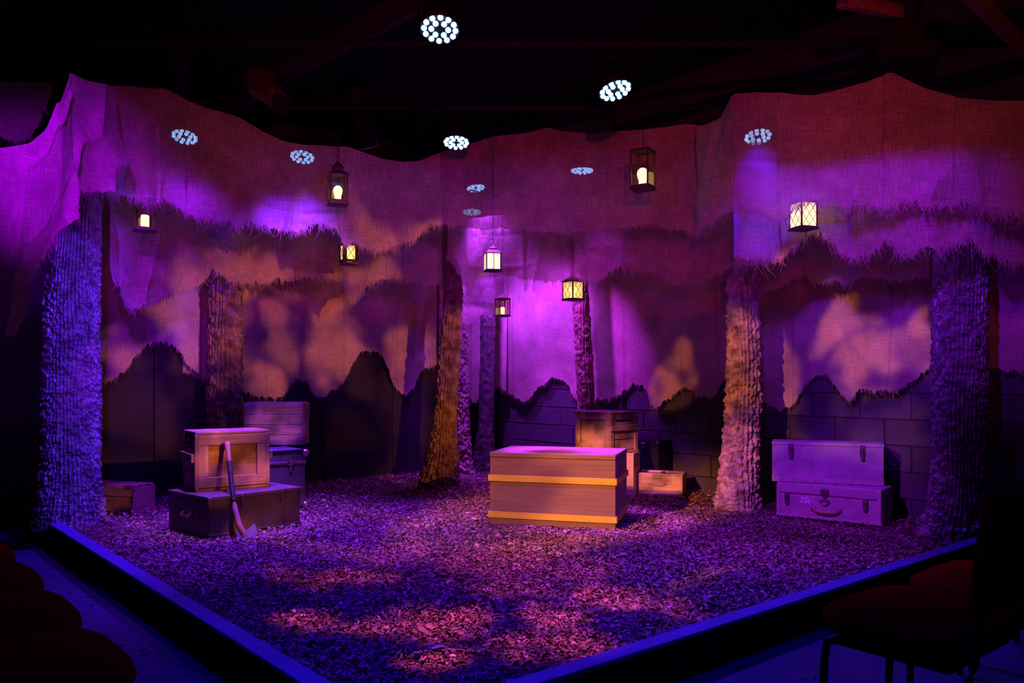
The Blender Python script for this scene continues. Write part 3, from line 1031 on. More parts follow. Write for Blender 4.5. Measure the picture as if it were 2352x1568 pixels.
# the big chest in the middle; local x along its front, local y backwards
chest = thing('storage_chest', 'large brown plywood chest with two yellow bands at centre stage', 'chest', (-0.1615, 5.765, ZS - 0.004), 0)
ang = math.atan2(5.51 - 5.765, 0.7254 + 0.1615)
chest.rotation_euler = (0, 0, ang)
CW, CD, CH = 0.925, 0.58, 0.535
CL = 0.04
MB().box((CW / 2, CD / 2, (CH - CL) / 2), (CW, CD, CH - CL), 0.003).build('body', 'ply', chest)
MB().box((CW / 2, CD / 2, CH - CL / 2 + 0.001), (CW + 0.004, CD + 0.004, CL - 0.003), 0.004).build('lid', 'ply', chest)
for zc in (CH * 0.125, CH * 0.625):
    m = MB()
    h, t = 0.046, 0.012
    m.box((CW / 2, -t / 2, zc + 0.01), (CW + 2 * t, t, h), 0.002)
    m.box((CW / 2, CD + t / 2, zc + 0.01), (CW + 2 * t, t, h), 0.002)
    m.box((-t / 2, CD / 2, zc + 0.01), (t, CD, h), 0.002)
    m.box((CW + t / 2, CD / 2, zc + 0.01), (t, CD, h), 0.002)
    m.build('band', 'band', chest)
m = MB()
m.box((CW + 0.003, CD / 2, CH * 0.80), (0.006, 0.10, 0.05), 0.002)
m.tube([(CW + 0.006, CD / 2 - 0.045, CH * .80), (CW + 0.022, CD / 2 - 0.045, CH * .76), (CW + 0.022, CD / 2 + 0.045, CH * .76), (CW + 0.006, CD / 2 + 0.045, CH * .80)], 0.005)
m.build('handle', 'steel', chest)
m = MB()
for i in range(9):
    fx, fz = random.uniform(.05, .95) * CW, random.choice((.03, .3, .33, .55, .82, .88)) * CH
    m.cyl((fx, 0.001, fz), (fx, -0.0015, fz), 0.0035, n=8)
m.build('screw_heads', 'iron', chest)['kind'] = 'stuff'


def low_chest():
    t = thing('footlocker', 'dark low wooden footlocker under the pine crate on the left', 'trunk', (-2.005, 5.185, ZS - 0.004), R(49))
    W, D, H = 0.70, 0.57, 0.285
    # local x: right face edge; local y: back-left
    MB().box((W / 2, D / 2, (H - .03) / 2), (W, D, H - .03), 0.006, seg=2).build('body', 'trunk_dark', t)
    MB().box((W / 2, D / 2, H - .014), (W + .012, D + .012, .028), 0.006, seg=2).build('lid', 'trunk_dark', t)
    MB().box((W / 2, -0.004, .02), (W + .006, .008, .03), 0.002).build('bottom_rail', 'trunk_dark', t)
    for fx in (.34, .78):
        m = MB()
        m.box((W * fx, -.006, H - .035), (.024, .012, .05), .003)
        m.box((W * fx, -.008, H - .075), (.014, .012, .035), .003)
        m.build('latch', 'iron', t)
    m = MB()
    m.box((-.004, D * .5, H * .52), (.008, .13, .09), .003)
    m.tube([(-.008, D * .5 - .05, H * .56), (-.03, D * .5 - .05, H * .48), (-.03, D * .5 + .05, H * .48), (-.008, D * .5 + .05, H * .56)], .007)
    m.build('side_handle', 'iron', t)
    for sx in (0, 1):
        MB().box((W * sx, 0, H - .03), (.03, .03, .06), .004).build('corner_cap', 'iron', t)
    return t


low_chest()


def framed_crate(label, loc, rz, W, D, H, mw, mv, min_, slots=True, lip=0.0):
    """panelled crate: framed front, slotted sides with a batten handle"""
    t = thing('wooden_crate', label, 'crate', loc, rz)
    th = 0.02
    MB().box((W / 2, D / 2 + .004, H / 2), (W - .05, D - .03, H - .05), 0.003).build('inner_board', min_, t)
    MB().box((W / 2, D / 2, H - th / 2), (W + lip, D + lip, th), 0.003).build('lid', mw, t)
    MB().box((W / 2, D / 2, th / 2), (W, D, th), 0.003).build('bottom', mw, t)
    b = 0.072
    for zc in (th + b / 2 + .004, H - th - b / 2 - .004):
        MB().box((W / 2, 0.008, zc), (W - .03, 0.022, b), 0.003).build('front_rail', mw, t)
    for xc in (.015 + b / 2, W - .015 - b / 2):
        MB().box((xc, 0.008, H / 2), (b, 0.021, H - 2 * th - 2 * b - .01), 0.003).build('front_stile', mv, t)
    for sx in (0, 1):
        for yc in (.012, D - .012):
            MB().box((W * sx + (.006 if sx == 0 else -.006), yc, H / 2), (.022, .03, H - 2 * th), .003).build('corner_post', mv, t)
        x = W * sx + (0.006 if sx == 0 else -0.006)
        hs = [.30, .22, .22, .16]
        z = th + .003
        for i, f in enumerate(hs):
            hh = (H - 2 * th - .03) * f
            MB().box((x, D / 2, z + hh / 2), (.014, D - .055, hh), .002).build('side_slat', mw, t)
            z += hh + .008
        MB().box((x + (-.022 if sx == 0 else .022), D / 2, H * .56), (.024, D - .01, .06), .003).build('batten', mw, t)
        MB().box((x + (-.008 if sx == 0 else .008), D / 2, H * .8), (.004, .10, .022), .001).build('hand_slot', 'black', t)
    return t


framed_crate('pine crate with a framed front, standing on the low dark footlocker', (-2.185, 5.41, ZS + .283), R(35), 0.51, 0.34, 0.415, 'crate', 'crate_v', 'crate_in')


def road_case():
    t = thing('road_case', 'dark road case with metal ball corners behind the pine crate', 'case', (-1.72, 6.52, ZS - .004), R(40))
    W, D, H = 0.60, 0.40, 0.49
    MB().box((-W / 2, D / 2, .02 + (H - .12) / 2), (W, D, H - .12), .006, seg=2).build('body', 'case', t)
    MB().box((-W / 2, D / 2, H - .055), (W + .004, D + .004, .105), .006, seg=2).build('lid', 'case', t)
    for zz in (H - .105, H - .012):
        m = MB()
        m.box((-W / 2, -.004, zz), (W + .016, .012, .022), .004)
        m.box((.004, D / 2, zz), (.012, D, .022), .004)
        m.build('edge_trim', 'steel' if zz < H - .05 else 'black', t)
    for sx in (0, -1):
        for sy in (0, 1):
            for zz in (.03, H - .03):
                m = MB()
                m.lathe([(.0, -.032), (.02, -.028), (.032, -.012), (.034, .0), (.032, .012), (.02, .028), (0, .032)], 14, loc=(sx * W, sy * D, zz))
                m.build('ball_corner', 'steel', t, True)
    for fx in (.22, .78):
        m = MB()
        m.box((-W * fx, -.010, H - .10), (.055, .014, .055), .012, seg=2)
        m.lathe([(0, 0), (.014, .001), (.012, .008), (0, .01)], 12, Matrix.Rotation(R(90), 3, 'X'), (-W * fx, -.016, H - .10))
        m.box((-W * fx, -.008, H - .155), (.028, .012, .05), .006)
        m.build('latch', 'steel', t)
    m = MB()
    for i in range(9):
        m.cyl((-W * (.06 + .11 * i), .012, H - .001), (-W * (.06 + .11 * i), .012, H + .003), .005, n=8)
    m.build('rivets', 'steel', t)['kind'] = 'stuff'
    return t


road_case()


def plank_crate(label, loc, rz, W, D, H, mat):
    t = thing('wooden_crate', label, 'crate', loc, rz)
    th = .018
    n = 4
    MB().box((W / 2, D / 2, H / 2), (W - .03, D - .03, H - .03), .002).build('inner_box', mat, t)
    for i in range(n):
        h = H / n
        MB().box((W / 2, .006, h * (i + .5)), (W, th, h - .003), .003).build('plank', mat, t)
        MB().box((W / 2, D - .006, h * (i + .5)), (W, th, h - .003), .003).build('plank', mat, t)
    for sx in (0, 1):
        MB().box((W * sx + (.007 if sx == 0 else -.007), D / 2, H / 2), (th, D - .03, H), .003).build('end_board', mat, t)
    for i in range(4):
        d = (D - .07) / 4
        MB().box((W / 2, .035 + d * (i + .5) + (.012 if i else .0), H + .004), (W - .01, d - .012, .014), .003).build('top_slat', mat, t)
    MB().box((W / 2, .012, H + .002), (W, .022, .012), .002).build('top_rail', mat, t)
    return t


plank_crate('plank crate with slatted top standing on the dark road case', (-2.325, 6.80, ZS + .492), R(3), 0.50, 0.30, 0.362, 'crate2')

# slatted box half hidden behind the leftmost tree
t = thing('slatted_box', 'low slatted wooden box peeping out behind the broad left tree', 'box', (-3.59, 6.385, ZS - .004), R(-17.5))
W, D, H = .62, .24, .225
MB().box((W / 2, D / 2, H / 2 - .01), (W - .02, D - .02, H - .03), .002).build('inner_box', 'crate_in', t)
for i, zc in enumerate((.05, .175)):
    MB().box((W / 2, .004, zc), (W, .016, .075), .003).build('front_slat', 'crate', t)
for i in range(3):
    MB().box((W / 2, .04 + .08 * i, H - .008), (W, .058, .015), .003).build('top_slat', 'crate', t)
MB().box((W - .006, D / 2, H / 2 - .01), (.018, D, H - .02), .003).build('end_board', 'crate', t)
MB().box((.006, D / 2, H / 2 - .01), (.018, D, H - .02), .003).build('end_board', 'crate', t)

# right-hand stack
t = thing('pale_box', 'tall plain pale box carrying the panelled crate behind the chest', 'box', (0.72, 7.30, ZS - .004), R(-22))
MB().box((.21, .13, .195), (.42, .26, .39), .01, seg=2).build('body', 'lid_pale', t)
MB().box((.21, .13, .386), (.425, .265, .02), .006, seg=2).build('lid', 'lid_pale', t)


def crate_right():
    W, D, H = .40, .42, .375
    t = thing('wooden_crate', 'weathered panelled crate on top of the pale box behind the chest', 'crate', (0.885, 7.08, ZS + .396), R(43))
    th = .018
    MB().box((W / 2, D / 2, H / 2), (W - .04, D - .04, H - .04), .003).build('inner_board', 'crate2', t)
    MB().box((W / 2, D / 2, H - th / 2), (W + .02, D + .02, th), .003).build('lid', 'crate2', t)
    MB().box((W / 2, D / 2, th / 2), (W + .02, D + .02, th), .003).build('bottom', 'crate2', t)
    b = .055
    # left face (plane x = 0): frame around a recessed panel
    for zc in (th + b / 2, H - th - b / 2):
        MB().box((.006, D / 2, zc), (.02, D, b), .003).build('frame_rail', 'crate2', t)
    for yc in (b / 2, D - b / 2):
        MB().box((.006, yc, H / 2), (.02, b, H - 2 * th - 2 * b), .003).build('frame_stile', 'crate2v', t)
    # right face (plane y = 0): slats, slots and a batten
    z = th
    for f in (.30, .24, .26, .20):
        hh = (H - 2 * th) * f
        MB().box((W / 2, .008, z + hh / 2), (W - .09, .016, hh - .008), .003).build('side_slat', 'crate2', t)
        z += hh
    for xc in (.025, W - .025):
        MB().box((xc, .003, H / 2), (.045, .02, H - 2 * th), .003).build('corner_post', 'crate2v', t)
    MB().box((W / 2, -.016, H * .60), (W + .02, .022, .05), .003).build('batten', 'crate2', t)
    MB().box((W / 2, -.001, H * .78), (W * .55, .006, .018), .001).build('hand_slot', 'black', t)
    return t


crate_right()


def small_case():
    W, D, H = .42, .29, .19
    t = thing('small_case', 'small weathered wooden case with a window-like lid beside the crate stack', 'case', (1.155, 7.26, ZS - .004), R(-20))
    MB().box((W / 2, D / 2, H / 2), (W, D, H), .014, seg=3).build('body', 'crate2', t)
    b = .045
    for yc in (b / 2, D - b / 2):
        MB().box((W / 2, yc, H + .007), (W + .006, b, .018), .003).build('lid_rail', 'crate2', t)
    for xc in (b / 2, W / 2, W - b / 2):
        MB().box((xc, D / 2, H + .007), (b * .7 if xc == W / 2 else b, D - 2 * b, .018), .003).build('lid_stile', 'crate2', t)
    for xc in (W * .28, W * .72):
        MB().box((xc, D / 2, H + .002), (W * .34, D * .2, .006), .001).build('lid_bar', 'crate2', t)
    MB().box((W * .45, -.004, H - .012), (.08, .010, .04), .002).build('hasp', 'iron', t)
    pts = [(W * .45 + .075 * math.cos(a), -.006, H * .62 - .022 * math.sin(a)) for a in [math.pi * k / 10 for k in range(11)]]
    MB().tube(pts, .004).build('handle', 'iron', t)
    return t


small_case()

# black trunk against the wall behind the crate stack
t = thing('black_trunk', 'black trunk with small metal corners in shadow by the block wall', 'trunk', (1.340, 7.995, ZS - .004), AZ2 + math.pi)
MB().box((0.18, -.11, .21), (.36, .22, .42), .01, seg=2).build('body', 'black', t)
MB().box((0.18, -.11, .45), (.365, .225, .06), .01, seg=2).build('lid', 'black', t)
for sx in (0, 1):
    MB().box((.36 * sx, -.22, .46), (.03, .03, .03), .008, seg=2).build('corner_cap', 'iron', t)
MB().box((.18, -.223, .42), (.05, .01, .06), .003).build('latch', 'iron', t)


def draw_latch(parent, x, z, y=0.0, h=.085, mat='iron'):
    m = MB()
    m.box((x, y - .004, z), (.034, .008, h), .003)
    m.box((x, y - .010, z - h * .1), (.02, .012, h * .75), .004)
    m.lathe([(0, 0), (.013, .001), (.014, .008), (.008, .012), (0, .012)], 12, Matrix.Rotation(R(90), 3, 'X'), (x, y - .008, z - h * .55))
    m.tube([(x - .016, y - .008, z + h * .3), (x - .016, y - .010, z - h * .3), (x + .016, y - .010, z - h * .3), (x + .016, y - .008, z + h * .3)], .003, 6)
    return m.build('latch', mat, parent)


def suitcase_lower():
    W, D, H = .765, .34, .262
    t = thing('suitcase', 'worn suitcase with a red handle under the long case on the right', 'suitcase', (2.08, 6.16, ZS - .004), math.atan2(-.47, .6))
    MB().box((W / 2, D / 2, H * .345), (W, D, H * .69), .014, seg=3).build('body', 'suit2', t)
    MB().box((W / 2, D / 2, H * .85), (W + .004, D + .004, H * .30), .014, seg=3).build('lid', 'suit2', t)
    m = MB()
    m.box((W / 2, -.002, .012), (W + .004, .012, .02), .003)
    m.build('bottom_edge', 'edge', t)
    for sx in (.5, W - .5):
        pass
    for x in (.014, W - .014):
        MB().box((x, -.002, H * .5), (.026, .010, H - .02), .003).build('corner_binding', 'edge', t)
    draw_latch(t, W * .11, H * .58, -.003, .08)
    draw_latch(t, W * .86, H * .58, -.003, .08)
    m = MB()
    rx = Matrix.Rotation(R(90), 3, 'X')
    m.lathe([(0, 0), (.034, 0), (.034, .004), (.026, .010), (.012, .010), (.010, .014), (0, .014)], 20, rx, (W * .48, -.001, H * .80))
    m.box((W * .48, -.006, H * .66), (.026, .012, .05), .004)
    pts = [(W * .48 + .032 * math.cos(a), -.014, H * .58 + .036 * math.sin(a)) for a in [math.pi + math.pi * k / 10 for k in range(11)]]
    m.tube(pts, .005)
    m.cyl((W * .48 - .032, -.012, H * .58), (W * .48 + .032, -.012, H * .58), .004)
    m.build('lock', 'iron', t, False)
    m = MB()
    pts = [(W * .37, -.006, H * .30), (W * .385, -.022, H * .29), (W * .42, -.03, H * .255), (W * .49, -.034, H * .245), (W * .56, -.03, H * .25), (W * .60, -.022, H * .28), (W * .615, -.006, H * .29)]
    m.tube(pts, [.010, .012, .014, .015, .014, .012, .010], 10)
    h = m.build('handle', 'leather', t, True)
    h['label'] = 'red leather carrying handle'
    for x in (W * .37, W * .615):
        MB().box((x, -.004, H * .30), (.035, .010, .032), .005, seg=2).build('handle_mount', 'iron', t)
    m = MB()
    rg = random.Random(4)
    for (a, b, s, hh) in ((.285, .58, .03, .016), (.31, .545, .014, .03), (.325, .50, .012, .03), (.255, .49, .012, .018), (.285, .475, .010, .014), (.30, .60, .02, .012)):
        pts = [(W * a + s * rg.uniform(.7, 1.2) * math.cos(k), H * b + hh * .7 * rg.uniform(.6, 1.1) * math.sin(k)) for k in [i * math.pi / 4 for i in range(8)]]
        m.prism(pts, -.0015, .002)
    m.build('torn_sticker', 'sticker', t)
    return t


def suitcase_upper():
    W, D, H = .80, .27, .315
    t = thing('long_case', 'long dull case with two latches lying on top of the worn suitcase', 'case', (2.055, 6.19, ZS + .260), math.atan2(-.30, .79))
    MB().box((W / 2, D / 2, H * .46), (W, D, H * .90), .006, seg=2).build('body', 'suit', t)
    MB().box((W / 2, D / 2, H * .955), (W + .008, D + .008, H * .085), .006, seg=2).build('lid', 'suit', t)
    m = MB()
    m.box((W / 2, -.003, .018), (W + .004, .010, .034), .003)
    m.build('bottom_strip', 'edge', t)
    m = MB()
    for i in range(9):
        x = W * (.08 + .105 * i)
        m.lathe([(0, 0), (.006, .0), (.005, .003), (0, .004)], 8, Matrix.Rotation(R(90), 3, 'X'), (x, -.008, .019))
    m.build('rivets', 'steel', t)['kind'] = 'stuff'
    draw_latch(t, W * .175, H * .80, -.001, .10)
    draw_latch(t, W * .815, H * .80, -.001, .10)
    m = MB()
    m.box((W + .004, D / 2, H * .45), (.008, .12, .05), .003)
    m.tube([(W + .006, D / 2 - .05, H * .5), (W + .035, D / 2 - .045, H * .36), (W + .035, D / 2 + .045, H * .36), (W + .006, D / 2 + .05, H * .5)], .009)
    m.build('side_handle', 'suit', t)
    for x in (0.012, W - .012):
        MB().box((x, -.002, .03), (.028, .010, .05), .003).build('corner_cap', 'edge', t)
    return t


suitcase_lower()
suitcase_upper()


def axe():
    foot = ground(556, 1240)
    topp = at(519, 1016, 5.48)
    d = topp - Vector((foot.x, foot.y, ZS))
    t = thing('axe', 'long-handled axe leaning against the pine crate, blade on the ground', 'axe', (foot.x, foot.y, ZS + .0))
    t.rotation_euler = d.to_track_quat('Z', 'X').to_euler()
    Lh = d.length
    # blade towards the viewer's right: find local direction of camera-right
    q = d.to_track_quat('Z', 'X')
    rt = q.inverted() @ Vector((1, 0.25, 0))
    a0 = math.atan2(rt.y, rt.x)
    rot = Matrix.Rotation(a0, 3, 'Z')
    m = MB()
    prof = [(0.0, .012, .020), (.04, .012, .021), (.12, -.004, .019), (.25, -.012, .017), (.42, -.008, .015), (.58, .0, .0145), (.68, .004, .0155), (.73, .006, .019), (.75, .006, .017)]
    k = Lh / .75
    pts = [rot @ Vector((x, 0, z * k)) for z, x, r in prof]
    m.tube(pts, [r for _, _, r in prof], 12)
    m.build('handle', 'axe_h', t, True)
    m = MB()
    for i in range(26):
        z = .30 + i * .0118
        x = np.interp(z, [p[0] for p in prof], [p[1] for p in prof])
        r = np.interp(z, [p[0] for p in prof], [p[2] for p in prof]) + .0015
        c = rot @ Vector((x, 0, z * k))
        m.lathe([(r, -.0045), (r + .002, 0), (r, .0045)], 12, loc=c)
    g_ = m.build('grip_wrap', 'grip', t)
    g_['label'] = 'black cord grip wound round the handle'
    m = MB()
    out = [(-.028, .0), (-.028, .055), (.02, .060), (.05, .066), (.078, .085), (.096, .095), (.104, .05), (.100, .0), (.092, -.018), (.05, -.004)]
    vs0 = [rot @ Vector((x, -.010 * max(.12, 1 - max(0, x) / .11), z)) for x, z in out]
    vs1 = [rot @ Vector((x, .010 * max(.12, 1 - max(0, x) / .11), z)) for x, z in out]
    a = [m.bm.verts.new(v) for v in vs0]
    b = [m.bm.verts.new(v) for v in vs1]
    m.bm.faces.new(a)
    m.bm.faces.new(b[::-1])
    for i in range(len(out)):
        j = (i + 1) % len(out)
        m.bm.faces.new((a[i], b[i], b[j], a[j]))
    m.build('axe_head', 'axe_m', t)


axe()

# ------------------------------------------------------------------ lanterns


def bulb_mesh(kind, h):
    m = MB()
    if kind == 'bulb':
        m.lathe([(0.0, 0), (.42 * h * .5, 0), (.42 * h * .5, h * .28), (.56 * h * .5, h * .5), (.62 * h * .5, h * .68), (.52 * h * .5, h * .86), (.28 * h * .5, h * .97), (0, h)], 18)
    else:
        m.lathe([(0.0, 0), (.30 * h, 0), (.30 * h, h * .94), (.24 * h, h), (0, h * .98)], 18)
    return m.mesh('glow', True)


def lantern(label, x, ybase, Y, w, h, style, rz, cord_top, glow='bulb', glow_h=0.5, metal='lantern', pane=None):
    """w, h: body width and height in metres; cord_top: height of the rig point in metres"""
    p = at(x, ybase, Y)
    t = thing('hanging_lantern', label, 'lantern', p, R(rz), 'hanging lanterns over the stage')
    hw = w / 2
    pt = max(.006, w * .075)
    b = .10 * h if style != 'frosted' else .06 * h
    MB().frustum(0, (hw * 1.12, hw * 1.12), b * .35, (hw * 1.12, hw * 1.12)).frustum(b * .35, (hw, hw), b, (hw, hw)).build('base', metal, t)
    body_h = h if style in ('box', 'candle', 'leaded', 'cross') else h * .66
    for sx in (-1, 1):
        for sy in (-1, 1):
            MB().box((sx * (hw - pt / 2), sy * (hw - pt / 2), (body_h + b) / 2), (pt, pt, body_h - b), .001).build('post', metal, t)
    pm = {'frosted': 'frost', 'cross': 'amberglass', 'leaded': 'amberglass'}.get(style, 'glass')
    pm = pane or pm
    for k in range(4):
        a = math.pi / 2 * k
        rot = Matrix.Rotation(a, 3, 'Z')
        c = rot @ Vector((0, -(hw - pt / 2), 0))
        o = MB().box((c.x, c.y, (body_h + b) / 2), (w - 2 * pt, .002, body_h - b - .004), 0, rot).build('pane', pm, t)
        if style in ('frosted',):
            c2 = rot @ Vector((0, -(hw - pt / 2) - .002, 0))
            MB().box((c2.x, c2.y, (body_h + b) / 2), (.005, .004, body_h - b), 0, rot).build('glazing_bar', metal, o)
        if style in ('cross', 'leaded'):
            m = MB()
            W2, z0, z1 = hw - pt, b, body_h - .004
            yy = -(hw - pt / 2) - .003
            if style == 'cross':
                segs = [((-W2, z0), (W2, z1)), ((W2, z0), (-W2, z1))]
            else:
                segs = []
                n_ = 3
                s = 2 * W2 / 2
                hh = (z1 - z0)
                for i in range(-n_, n_ + 1):
                    for sg in (1, -1):
                        xa, xb = i * s - sg * hh * .35, i * s + sg * hh * .35
                        za, zb = z0, z1
                        # clip to the pane
                        ts = [0.0, 1.0]
                        for lim in (-W2, W2):
                            if abs(xb - xa) > 1e-6:
                                tt = (lim - xa) / (xb - xa)
                                ts.append(min(1, max(0, tt)))
                        lo, hi = sorted(ts)[1], sorted(ts)[2]
                        mx_ = xa + (xb - xa) * (lo + hi) / 2
                        if hi - lo > .05 and abs(mx_) < W2:
                            segs.append(((xa + (xb - xa) * lo, za + (zb - za) * lo), (xa + (xb - xa) * hi, za + (zb - za) * hi)))
            for (xa, za), (xb, zb) in segs:
                m.cyl(rot @ Vector((xa, yy, za)), rot @ Vector((xb, yy, zb)), .0018 if style == 'leaded' else .0025, n=5)
            m.build('lattice', metal, o)
    if style in ('cross',):                       # wide stiles of the wooden lantern
        for k in range(4):
            rot = Matrix.Rotation(math.pi / 2 * k, 3, 'Z')
            for sx in (-1, 1):
                c = rot @ Vector((sx * hw * .78, -(hw - .001), (body_h + b) / 2))
                MB().box(c, (w * .20, .008, body_h - b), .001, rot).build('stile', metal, t)
            for zz in (b + .012, body_h - .012):
                c = rot @ Vector((0, -(hw - .001), zz))
                MB().box(c, (w * .7, .008, .022), .001, rot).build('rail', metal, t)
    if style in ('box', 'candle', 'leaded', 'cross'):
        th = .045 * h + .006
        o = MB()
        for k in range(4):
            rot = Matrix.Rotation(math.pi / 2 * k, 3, 'Z')
            c = rot @ Vector((0, -(hw - pt * .7), body_h - th / 2))
            o.box(c, (w * 1.02, pt * 1.4, th), .001, rot)
        o.frustum(body_h - .004, (hw * 1.04, hw * 1.04), body_h + .004, (hw * 1.04, hw * 1.04))
        o.build('top', metal, t)
        ztop = body_h + .004
        if style in ('candle', 'leaded'):
            MB().frustum(body_h, (hw * 1.05, hw * 1.05), body_h + .3 * w, (hw * .2, hw * .2)).build('roof', metal, t)
            ztop = body_h + .3 * w
    elif style == 'roof':
        m = MB()
        m.frustum(body_h, (hw * 1.08, hw * 1.08), body_h + .03 * h, (hw * 1.08, hw * 1.08))
        m.frustum(body_h + .03 * h, (hw * 1.02, hw * 1.02), body_h + .12 * h, (hw * .5, hw * .5))
        m.frustum(body_h + .12 * h, (hw * .42, hw * .42), body_h + .19 * h, (hw * .42, hw * .42))
        m.frustum(body_h + .19 * h, (hw * .62, hw * .62), body_h + .34 * h, (hw * .06, hw * .06))
        m.build('roof', metal, t)
        ztop = h
    else:
        m = MB()
        m.frustum(body_h, (hw * 1.12, hw * 1.12), body_h + .02 * h, (hw * 1.12, hw * 1.12))
        m.frustum(body_h + .02 * h, (hw * 1.08, hw * 1.08), body_h + .17 * h, (hw * .5, hw * .5))
        m.frustum(body_h + .17 * h, (hw * .55, hw * .55), body_h + .22 * h, (hw * .5, hw * .5))
        m.frustum(body_h + .22 * h, (hw * .45, hw * .45), body_h + .34 * h, (hw * .08, hw * .08))
        m.build('roof', metal, t)
        ztop = h
    g = mesh_obj('bulb' if glow == 'bulb' else 'candle', bulb_mesh(glow, body_h * glow_h), 'bulb_soft' if pane else 'bulb', t)
    g.location = (0, 0, b * 1.02)
    m = MB()
    pts = [(.016 * math.cos(a), 0, ztop + .016 + .018 * math.sin(a)) for a in [2 * math.pi * k / 12 for k in range(13)]]
    m.tube(pts, .0022, 6)
    m.build('ring', 'iron', t)
    m = MB()
    m.tube([(0, 0, ztop + .03), (.004, 0, ztop + .08), (0, 0, max(ztop + .1, cord_top - p.z))], .0028, 6)
    m.build('cord', 'cord', t)
    return t


lantern('candle lantern hanging below the hem beside the broad left tree', 333, 531, 5.75, .135, .235, 'candle', 32, 3.15, 'candle', .40)
lantern('tall bronze roofed lantern with a bulb under the sagging left canopy', 776, 471, 5.65, .125, .315, 'roof', 22, 3.15, 'bulb', .52)
lantern('small wooden lantern with crossed bars in front of the left middle burlap', 801, 608, 6.7, .125, .180, 'cross', 30, 3.15, 'bulb', .72)
lantern('small black lantern with glowing frosted panes on a long cord at centre', 1131, 623, 5.9, .115, .195, 'frosted', 12, 3.15, 'candle', .55, 'lanternb', 'litpane')
lantern('small faint candle lantern low down in the far corner', 1154, 727, 8.3, .125, .19, 'candle', 28, 3.15, 'candle', .42)
lantern('lattice lantern with a bulb hanging in front of the slim leaning tree', 1316, 690, 7.45, .145, .185, 'leaded', 40, 3.15, 'bulb', .62)
lantern('open boxy lantern with a bulb hanging before the central canopy', 1476, 436, 5.5, .135, .275, 'box', -32, 3.15, 'bulb', .46)
lantern('glowing lattice lantern tucked under the frayed hem of the right canopy', 1845, 528, 5.3, .130, .190, 'leaded', 18, 3.1, 'candle', .80, 'lantern', 'litpane')

# ------------------------------------------------------------------ LED fixtures of the rig
lens_me = MB().lathe([(0, .006), (.013, .006), (.0155, .0), (.0145, -.007), (.009, -.013), (0, -.015)], 12).mesh('led_lens', True)
lens_me.materials.append(M['led'])


def led_par(label, x, y, Y, tilt, color, energy, angle=62, side=0.0, target=None, blend=.8):
    """lens disc looking down, tilted towards the viewer by `tilt` degrees"""
    p = at(x, y, Y)
    t = thing('led_par_light', label, 'stage light', p, 0, 'round LED lights of the rig')
    q = Matrix.Rotation(R(side), 3, 'Y') @ Matrix.Rotation(R(-tilt), 3, 'X')
    t.rotation_euler = q.to_euler()
    S = .098
    MB().lathe([(0, .16), (.06, .155), (.095, .12), (S + .006, .06), (S + .008, .004), (S + .004, .004), (S + .002, .016), (0, .016)], 24).build('housing', 'fixture', t, True)
    for rr, k, off in ((.082, 12, 0.13), (.044, 6, .1)):
        for i in range(k):
            a = 2 * math.pi * i / k + off
            o = bpy.data.objects.new('led', lens_me)
            COL.objects.link(o)
            o.parent = t
            o.location = (rr * math.cos(a), rr * math.sin(a), 0.008)
    m = MB()
    pts = [(-(S + .02), 0, .06), (-(S + .02), 0, .2), (0, 0, .25), (S + .02, 0, .2), (S + .02, 0, .06)]
    m.tube(pts, .008, 6)
    m.build('yoke', 'fixture', t)
    d = -(q @ Vector((0, 0, 1)))
    lp = p + d * .03
    tg = Vector(target) if target is not None else lp + d
    l = spot('led_beam', lp, tg, energy, color, angle, blend, .07)
    return t


led_par('largest round LED light high above the centre', 1010, 70, 4.1, 19, (0.05, 0.0, 1.0), 190, 50)
led_par('tilted round LED light above the boxy lantern', 1414, 210, 4.75, 14, (0.12, 0.015, 1.0), 420, 60, side=-12)
led_par('round LED light behind the canopy above the leftmost lantern', 424, 316, 6.15, 18, (0.15, 0.002, 1.0), 260, 85)
led_par('round LED light behind the canopy left of the tall bronze lantern', 694, 362, 6.45, 17, (0.12, 0.01, 1.0), 950, 75)
led_par('round LED light at the dip of the canopy near the centre', 1048, 329, 6.0, 13, (0.33, 0.03, 1.0), 2300, 28, target=(0.44, 5.92, 0.68))
led_par('round LED light behind the right canopy above the lattice lantern', 1741, 316, 5.8, 18, (0.08, 0.004, 1.0), 220, 80)
led_par('flat-looking LED light behind the central canopy', 1337, 393, 6.75, 1, (0.40, 0.01, 1.0), 80, 75)
led_par('small dim LED light behind the burlap above the centre', 1093, 433, 8.4, 9, (0.30, 0.03, 1.0), 1050, 80, side=-8, target=(0.3, 9.0, 1.0))
led_par('lowest small LED light half hidden by burlap in the far corner', 1084, 488, 8.28, 8, (0.25, 0.01, 1.0), 180, 80)

